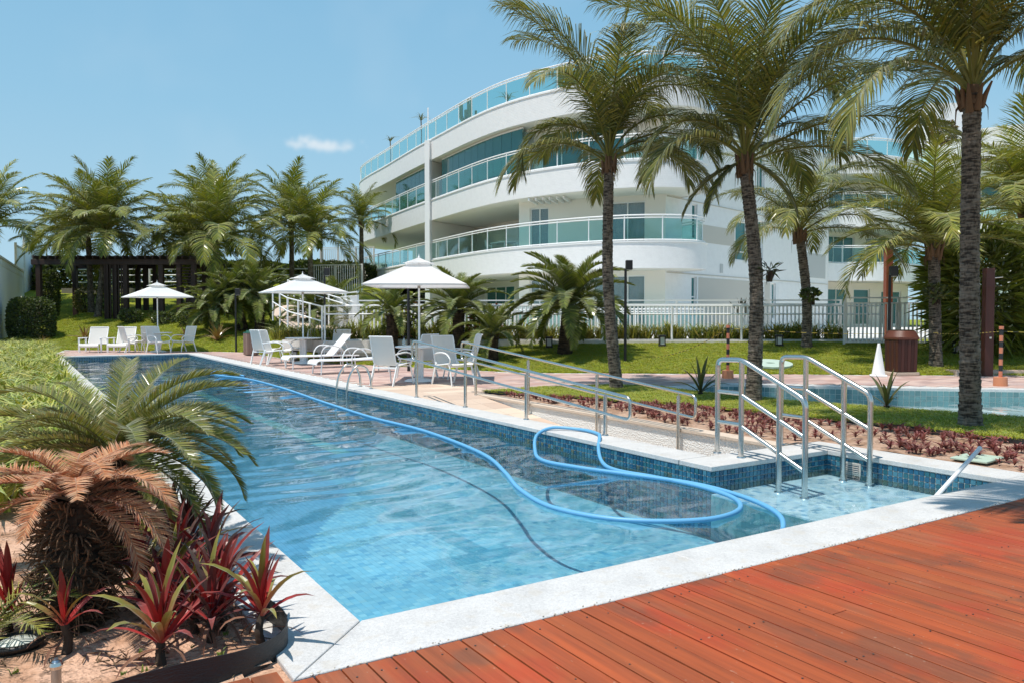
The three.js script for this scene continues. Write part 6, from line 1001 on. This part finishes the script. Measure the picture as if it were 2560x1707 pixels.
{
  const A = thing('apartment_building', 'long white apartment building with curved balconies and teal glass balustrades', 'building', V3(0, 0, 0));
  const front = curve2(sitePts([[-9.3, 58], [-10.35, 55.5], [-10.25, 53], [-7.3, 46.5], [-4.06, 39.9], [-0.52, 33.6], [2.13, 31.0], [4.5, 29.75], [6.2, 29.65], [7.2, 30.05], [7.65, 30.85], [7.5, 31.8], [7.0, 32.6]]), 110);
  const back = sitePts([[8, 36], [3, 41], [-3, 52], [-6, 60]]);
  for (const [k, y0] of [3.15, 6.2, 9.25].entries()) {
    part('balcony_band', wallStrip(front, y0, y0 + 0.98, 0.16), MAT.facade, A);
    part('floor_slab', prism([...front.map((p, i) => { const a = front[Math.max(0, i - 1)], b = front[Math.min(110, i + 1)], dx = b[0] - a[0], dz = b[1] - a[1], l = Math.hypot(dx, dz); return [p[0] + dz / l * 0.17, p[1] - dx / l * 0.17]; }), ...back], y0 + 0.02, y0 + 0.85), MAT.plaster, A);
    part('coping_rail', wallStrip(front.map((p, i) => { const a = front[Math.max(0, i - 1)], b = front[Math.min(110, i + 1)], dx = b[0] - a[0], dz = b[1] - a[1], l = Math.hypot(dx, dz); return [p[0] - dz / l * 0.03, p[1] + dx / l * 0.03]; }), y0 + 0.982, y0 + 1.03, 0.22), MAT.whitePaint, A);
    const bal = new THREE.Group(); bal.name = 'balustrade'; A.add(bal);
    balustrade(bal, front.map((p, i) => { const a = front[Math.max(0, i - 1)], b = front[Math.min(110, i + 1)], dx = b[0] - a[0], dz = b[1] - a[1], l = Math.hypot(dx, dz); return [p[0] + dz / l * 0.07, p[1] - dx / l * 0.07]; }), y0 + 1.03, 0.98, 1.45);
  }
  { const bal = new THREE.Group(); bal.name = 'balustrade'; A.add(bal); balustrade(bal, front.slice(40, 104).map(([x, z]) => [x, z]), 0.62, 0.98, 1.45); part('terrace', prism([...front.slice(30, 104), ...back], 0.2, 0.6), MAT.kerb, A); }
  // column between the two flats
  { const c = W(-4.25, 40.0, 0); part('column', [box(0.26, 10.2, 0.3, c.x, 5.1, c.z, -0.9), box(0.05, 1.75, 0.05, c.x, 11.0, c.z, -0.9)], MAT.whitePaint, A); }
  // inner walls
  openWall(A, [0.3, 33.9], [6.15, 31.5], 0.4, 9.3, 0.2, [
    { s0: 0.5, s1: 1.35, y0: 4.05, y1: 5.95, n: 2, curtain: 1 }, { s0: 4.0, s1: 5.5, y0: 4.05, y1: 6.0, n: 2, curtain: 1 }, { s0: 0.5, s1: 1.35, y0: 0.65, y1: 2.9, n: 2, curtain: 1 }, { s0: 3.3, s1: 5.5, y0: 0.65, y1: 3.0, n: 3, curtain: 1 }, { s0: 1.0, s1: 4.6, y0: 7.1, y1: 9.1, n: 4, dark: 1 }], MAT.plaster, 'inner_wall');
  openWall(A, [1.9, 37.3], [0.3, 33.92], 0.4, 9.25, 0.2, [{ s0: 0.6, s1: 1.6, y0: 4.05, y1: 5.9, n: 1, dark: 1 }], MAT.plaster, 'recess_wall');
  openWall(A, [-2.0, 43.6], [1.9, 37.32], 0.4, 9.25, 0.2, [{ s0: 4.4, s1: 6.4, y0: 4.05, y1: 5.9, n: 2, dark: 1 }, { s0: 1, s1: 4, y0: 0.65, y1: 2.9, n: 3, dark: 1 }], MAT.plaster, 'recess_wall');
  openWall(A, [-6.4, 53.5], [-2.0, 43.62], 0.4, 9.25, 0.2, [{ s0: 6.2, s1: 8.6, y0: 4.05, y1: 6.0, n: 2 }, { s0: 3.4, s1: 4.2, y0: 4.05, y1: 6.0, n: 1 }, { s0: 1.6, s1: 2.5, y0: 4.05, y1: 6.0, n: 1 }, { s0: 5, s1: 9, y0: 0.65, y1: 2.9, n: 3, dark: 1 }], MAT.plaster, 'inner_wall');
  openWall(A, [-7.4, 58.5], [-6.4, 53.52], 0.4, 9.25, 0.2, [], MAT.plaster, 'inner_wall');
  { const w = new THREE.Group(); w.name = 'party_wall'; A.add(w); for (const y of [0.62, 4.0, 7.05]) part('wall_face', wallStrip(sitePts([[-4.15, 40.3], [-1.95, 43.5]]), y, y + 2.2, 0.16), MAT.plaster, w); }
  // glazed-in balcony on the upper floor
  const glaze = (i0, i1, name) => { const g = new THREE.Group(); g.name = name; A.add(g); const P = front.slice(i0, i1).map((p, i) => { const a = front[i0 + i - 1], b = front[i0 + i + 1], dx = b[0] - a[0], dz = b[1] - a[1], l = Math.hypot(dx, dz); return [p[0] + dz / l * 0.35, p[1] - dx / l * 0.35]; }); for (let k = 0; k + 2 < P.length; k += 2) { const a = P[k], b = P[k + 2], l = Math.hypot(b[0] - a[0], b[1] - a[1]), m = part('glass_panel', box(l - 0.02, 2.05, 0.012, 0, 0, 0), MAT.glassDark, g); m.position.set((a[0] + b[0]) / 2, 8.13, (a[1] + b[1]) / 2); m.rotation.y = -Math.atan2(b[1] - a[1], b[0] - a[0]); } part('head_rail', wallStrip(P, 9.16, 9.24, 0.08), MAT.whitePaint, g); part('blind', wallStrip(P.map(([x, z]) => [x + wx(0.5, 0.45), z + wz(0.5, 0.45)]), 7.1, 9.15, 0.03), mat(0.5, 0.52, 0.52), g); };
  const idx = (e, n) => { const p = W(e, n); let best = 0, d = 1e9; front.forEach((q, i) => { const k = Math.hypot(q[0] - p.x, q[1] - p.z); if (k < d) { d = k; best = i; } }); return best; };
  glaze(idx(-7.1, 46.2), idx(-4.5, 40.6), 'glazed_balcony'); glaze(idx(-3.8, 39.4), idx(0.4, 32.6), 'glazed_balcony');
  { const a = W(0.42, 32.9, 8.13), b = W(0.75, 34.0, 8.13), m = part('glazed_return', box(a.distanceTo(b), 2.05, 0.012, 0, 0, 0), MAT.glassDark, A); m.position.copy(a.clone().lerp(b, 0.5)); m.rotation.y = -Math.atan2(b.z - a.z, b.x - a.x); }
  // slats of the open balcony ceiling
  for (let k = 0; k < 6; k++) { const c = W(0.9 + k * 0.28, 33.0 - k * 0.1, 6.12); part('ceiling_slat', box(0.06, 0.1, 1.5, c.x, c.y, c.z, -YAW - 0.3), MAT.whitePaint, A); }
  // end wall with slit windows, running back to the right
  openWall(A, [6.15, 31.5], [17.6, 43.75], 0.2, 10.25, 0.25, [
    { s0: 2.05, s1: 2.5, y0: 4.6, y1: 6.05, n: 1, dark: 1 }, { s0: 2.05, s1: 2.5, y0: 1.3, y1: 3.0, n: 1, dark: 1, mid: 2.15 }, { s0: 5.9, s1: 7.1, y0: 3.9, y1: 5.7, n: 1, dark: 1, mid: 4.3 }, { s0: 8.0, s1: 8.7, y0: 4.0, y1: 5.9, n: 2, dark: 1, mid: 4.5 }, { s0: 8.0, s1: 8.8, y0: 1.2, y1: 2.95, n: 2, dark: 1 }, { s0: 9.6, s1: 10.2, y0: 1.2, y1: 2.95, n: 2, dark: 1 }, { s0: 2.05, s1: 2.5, y0: 7.5, y1: 9.0, n: 1, dark: 1 }, { s0: 8.0, s1: 8.8, y0: 7.2, y1: 9, n: 2, dark: 1 }], MAT.facade, 'end_wall');
  { // wall panels of darker tile and a vent, standing a little proud
    const ry = (() => { const a = W(6.15, 31.5), b = W(17.6, 43.75); return -Math.atan2(b.z - a.z, b.x - a.x); })(), g = new THREE.Group(); g.name = 'wall_panels'; g.position.copy(W(6.15, 31.5)); g.rotation.y = ry; A.add(g);
    for (const [s0, s1, y0, y1, m] of [[2.62, 7.9, 0.6, 2.98, MAT.beige], [8.9, 9.5, 0.6, 2.98, MAT.beige], [2.6, 5.8, 4.5, 5.25, MAT.beige], [10.4, 15.4, 0.6, 2.98, MAT.facade], [13.0, 16.4, 3.4, 4.7, MAT.grey]]) part('tile_panel', metreUV(box(s1 - s0, y1 - y0, 0.012, (s0 + s1) / 2, (y0 + y1) / 2, 0.007)), m, g);
    part('vent', box(0.26, 0.4, 0.02, 4.6, 3.45, 0.012), MAT.grey, g); for (const y of [3.1, 6.15]) part('string_line', box(16.6, 0.035, 0.03, 8.4, y, 0.016), MAT.beige, g);
  }
  part('roof', prism([...sitePts([[6.2, 31.7], [17.4, 43.8], [12, 56], [-4, 60], [-2, 44], [1.5, 36]])], 9.9, 10.2), MAT.plaster, A);
  // roof terrace plants
  const cactus = (e, n, h, label) => { const t = thing('cactus', label, 'cactus', W(e, n, 10.1)); part('pot', cyl(0.2, 0.26, 0.35, 0, 0, 0, 14), mat(0.4, 0.2, 0.12), t); for (let k = 0; k < 9; k++) { const a = k * 2.4, r = 0.05 + 0.03 * k, hh = h * rr(0.55, 1); part('stem', tube([V3(Math.cos(a) * r * 0.5, 0.3, Math.sin(a) * r * 0.5), V3(Math.cos(a) * r * 1.5, 0.3 + hh * 0.4, Math.sin(a) * r * 1.5), V3(Math.cos(a) * r * 1.5, hh + 0.2, Math.sin(a) * r * 1.5)], 0.06, 7), mat(0.12, 0.15, 0.04), t); } };
  cactus(-2.15, 37.6, 1.45, 'columnar cactus in a pot on the curved roof terrace, left of the palms'); cactus(2.3, 32.6, 1.5, 'columnar cactus on the roof terrace beside the left tall palm');
  const star = (e, n, h, label) => { const t = thing('dracaena', label, 'plant', W(e, n, 10.1)); part('pot', cyl(0.14, 0.18, 0.3, 0, 0, 0, 12), mat(0.35, 0.3, 0.26), t); part('stem', tube([V3(0, 0.25, 0), V3(0.03, h * 0.6, 0), V3(0, h, 0)], 0.03, 6), MAT.fibre, t); part('leaf_star', bladeGeo(Array.from({ length: 26 }, () => [0, 0, rr(0.3, 0.5), rr(0, 6.28), rr(0.5, 2.2), 0.05, 0.14, 0.16, 0.04])).translate(0, h - 0.05, 0), MAT.leaf, t); };
  star(-7.5, 48.6, 2.0, 'single stemmed dracaena on the roof terrace, leftmost'); star(-5.0, 43.4, 2.0, 'single stemmed dracaena on the roof terrace near the column'); star(-0.2, 35.0, 0.8, 'short dracaena behind the roof terrace glass');
  const ch = [[-1.0, 37.2, [1, 0.2]], [0.35, 35.6, [-1, -0.3]], [0.75, 35.0, [-1, 0.2]]], lab = ['white plastic chair on the first floor balcony, left of the table', 'white plastic chair on the first floor balcony, near the recess wall', 'white plastic chair on the first floor balcony, furthest right'];
  ch.forEach(([e, n, f], i) => { const t = thing('plastic_chair', lab[i], 'chair', W(e, n, 4.0), face(...f)); part('seat', rbox(0.45, 0.03, 0.45, 0.01, 0, 0.43, 0), MAT.whitePaint, t); part('backrest', [0, 1, 2, 3, 4].map((k) => box(0.05, 0.44, 0.02, -0.18 + k * 0.09, 0.66, -0.22, 0, -0.15)).concat(box(0.46, 0.06, 0.025, 0, 0.88, -0.25)), MAT.whitePaint, t); for (const [x, z] of [[-1, -1], [-1, 1], [1, -1], [1, 1]]) part('leg', cyl(0.025, 0.02, 0.42, x * 0.2, 0, z * 0.2, 8), MAT.whitePaint, t); for (const x of [-1, 1]) part('armrest', tube([V3(x * 0.23, 0.43, 0.2), V3(x * 0.24, 0.64, 0.18), V3(x * 0.23, 0.66, -0.22)], 0.02, 6), MAT.whitePaint, t); });
  const tb = thing('plastic_table', 'white rectangular table on the first floor balcony', 'table', W(-0.35, 36.3, 4.0), face(1, -1.6)); part('table_top', rbox(0.8, 0.04, 1.3, 0.01, 0, 0.72, 0), MAT.whitePaint, tb); for (const [x, z] of [[-1, -1], [-1, 1], [1, -1], [1, 1]]) part('leg', cyl(0.025, 0.03, 0.7, x * 0.34, 0, z * 0.58, 8), MAT.whitePaint, tb);
}
{
  const B = thing('apartment_building', 'second white apartment building with curved balconies behind the right palms', 'building', V3(0, 0, 0));
  const front = curve2(sitePts([[17.75, 44.4], [18.7, 44.9], [20.6, 44.8], [22.6, 45.6], [25.0, 47.6], [27.0, 50.5], [28.2, 54]]), 60), back = sitePts([[26, 58], [17, 50]]);
  for (const y0 of [3.35, 6.4, 9.45]) {
    part('balcony_band', wallStrip(front, y0, y0 + 1.0, 0.16), MAT.facade, B); part('floor_slab', prism([...front.slice(1).map(([x, z]) => [x + wx(-0.03, 0.2), z + wz(-0.03, 0.2)]), ...back], y0 + 0.03, y0 + 0.85), MAT.plaster, B);
    const bal = new THREE.Group(); bal.name = 'balustrade'; B.add(bal); balustrade(bal, front.map(([x, z]) => [x + wx(0, 0.08), z + wz(0, 0.08)]), y0 + 1.0, 1.0, 1.3);
  }
  openWall(B, [18.4, 47.2], [25.5, 50.5], 0.3, 9.5, 0.2, [{ s0: 0.8, s1: 2.4, y0: 0.8, y1: 3.0, n: 2, dark: 1 }, { s0: 3.0, s1: 4.4, y0: 0.8, y1: 3.0, n: 1, dark: 1 }, { s0: 5.4, s1: 7.2, y0: 0.8, y1: 2.9, n: 2, dark: 1 }, { s0: 0.5, s1: 3, y0: 4.3, y1: 6.2, n: 3, dark: 1 }, { s0: 4, s1: 7, y0: 4.3, y1: 6.2, n: 3 }, { s0: 0.5, s1: 3, y0: 7.3, y1: 9.2, n: 3, dark: 1 }, { s0: 4, s1: 7, y0: 7.3, y1: 9.2, n: 3 }], MAT.plaster, 'inner_wall');
  openWall(B, [17.65, 43.8], [18.4, 47.18], 0.3, 10.3, 0.2, [], MAT.facade, 'side_wall'); part('core', prism(sitePts([[18.8, 48.2], [25.5, 51.5], [26, 60], [16, 56]]), 0.3, 10.2), MAT.interior, B);
  const C = thing('apartment_building', 'white stepped building block rising behind the right palms', 'building', V3(0, 0, 0));
  openWall(C, [26.3, 50], [33.5, 46.0], 0.3, 10.4, 0.3, [{ s0: 1, s1: 4, y0: 8, y1: 10, n: 3, dark: 1 }, { s0: 5, s1: 7.4, y0: 8, y1: 10, n: 2, dark: 1 }, { s0: 1, s1: 4, y0: 4.6, y1: 6.6, n: 3, dark: 1 }, { s0: 5, s1: 7.4, y0: 4.6, y1: 6.6, n: 2, dark: 1 }], MAT.facade, 'front_wall');
  part('roof_band', wallStrip(curve2(sitePts([[26.2, 49.9], [29.5, 47.2], [33.5, 45.4], [38, 44]]), 24), 10.6, 12.7, 0.3), MAT.facade, C); part('roof_slab', prism(sitePts([[26.3, 50.2], [29.5, 47.6], [33.5, 45.8], [38, 45], [40, 60], [26, 60]]), 10.42, 10.8), MAT.plaster, C);
  part('stair_tower', [metreUV(box(2.6, 6, 3, wx(28.2, 52.2), 12, wz(28.2, 52.2), -YAW))], MAT.facade, C); part('awning', box(7, 0.08, 0.5, wx(30, 46.6), 10.3, wz(30, 46.6), -YAW + 0.45), mat(0.14, 0.07, 0.04), C);
  { const bal = new THREE.Group(); bal.name = 'balustrade'; C.add(bal); balustrade(bal, sitePts([[26.3, 48.9], [29.5, 46.5], [33.5, 44.7], [37, 43.6]]), 6.95, 1.0, 1.4); part('balcony_band', wallStrip(curve2(sitePts([[26.3, 48.9], [29.5, 46.5], [33.5, 44.7], [37, 43.6]]), 20), 6.0, 6.95, 0.16), MAT.facade, C); }
}
{ // utility pole far behind on the left
  const p = thing('utility_pole', 'thin grey utility pole rising behind the low palm', 'pole', W(-11.4, 47, 2.5)); part('shaft', cyl(0.09, 0.06, 5.2, 0, 0, 0, 10), MAT.grey, p); part('crossarm', box(0.8, 0.08, 0.08, 0, 5.0, 0, azTurn(0)), MAT.grey, p);
}
renderer.render(scene, camera);
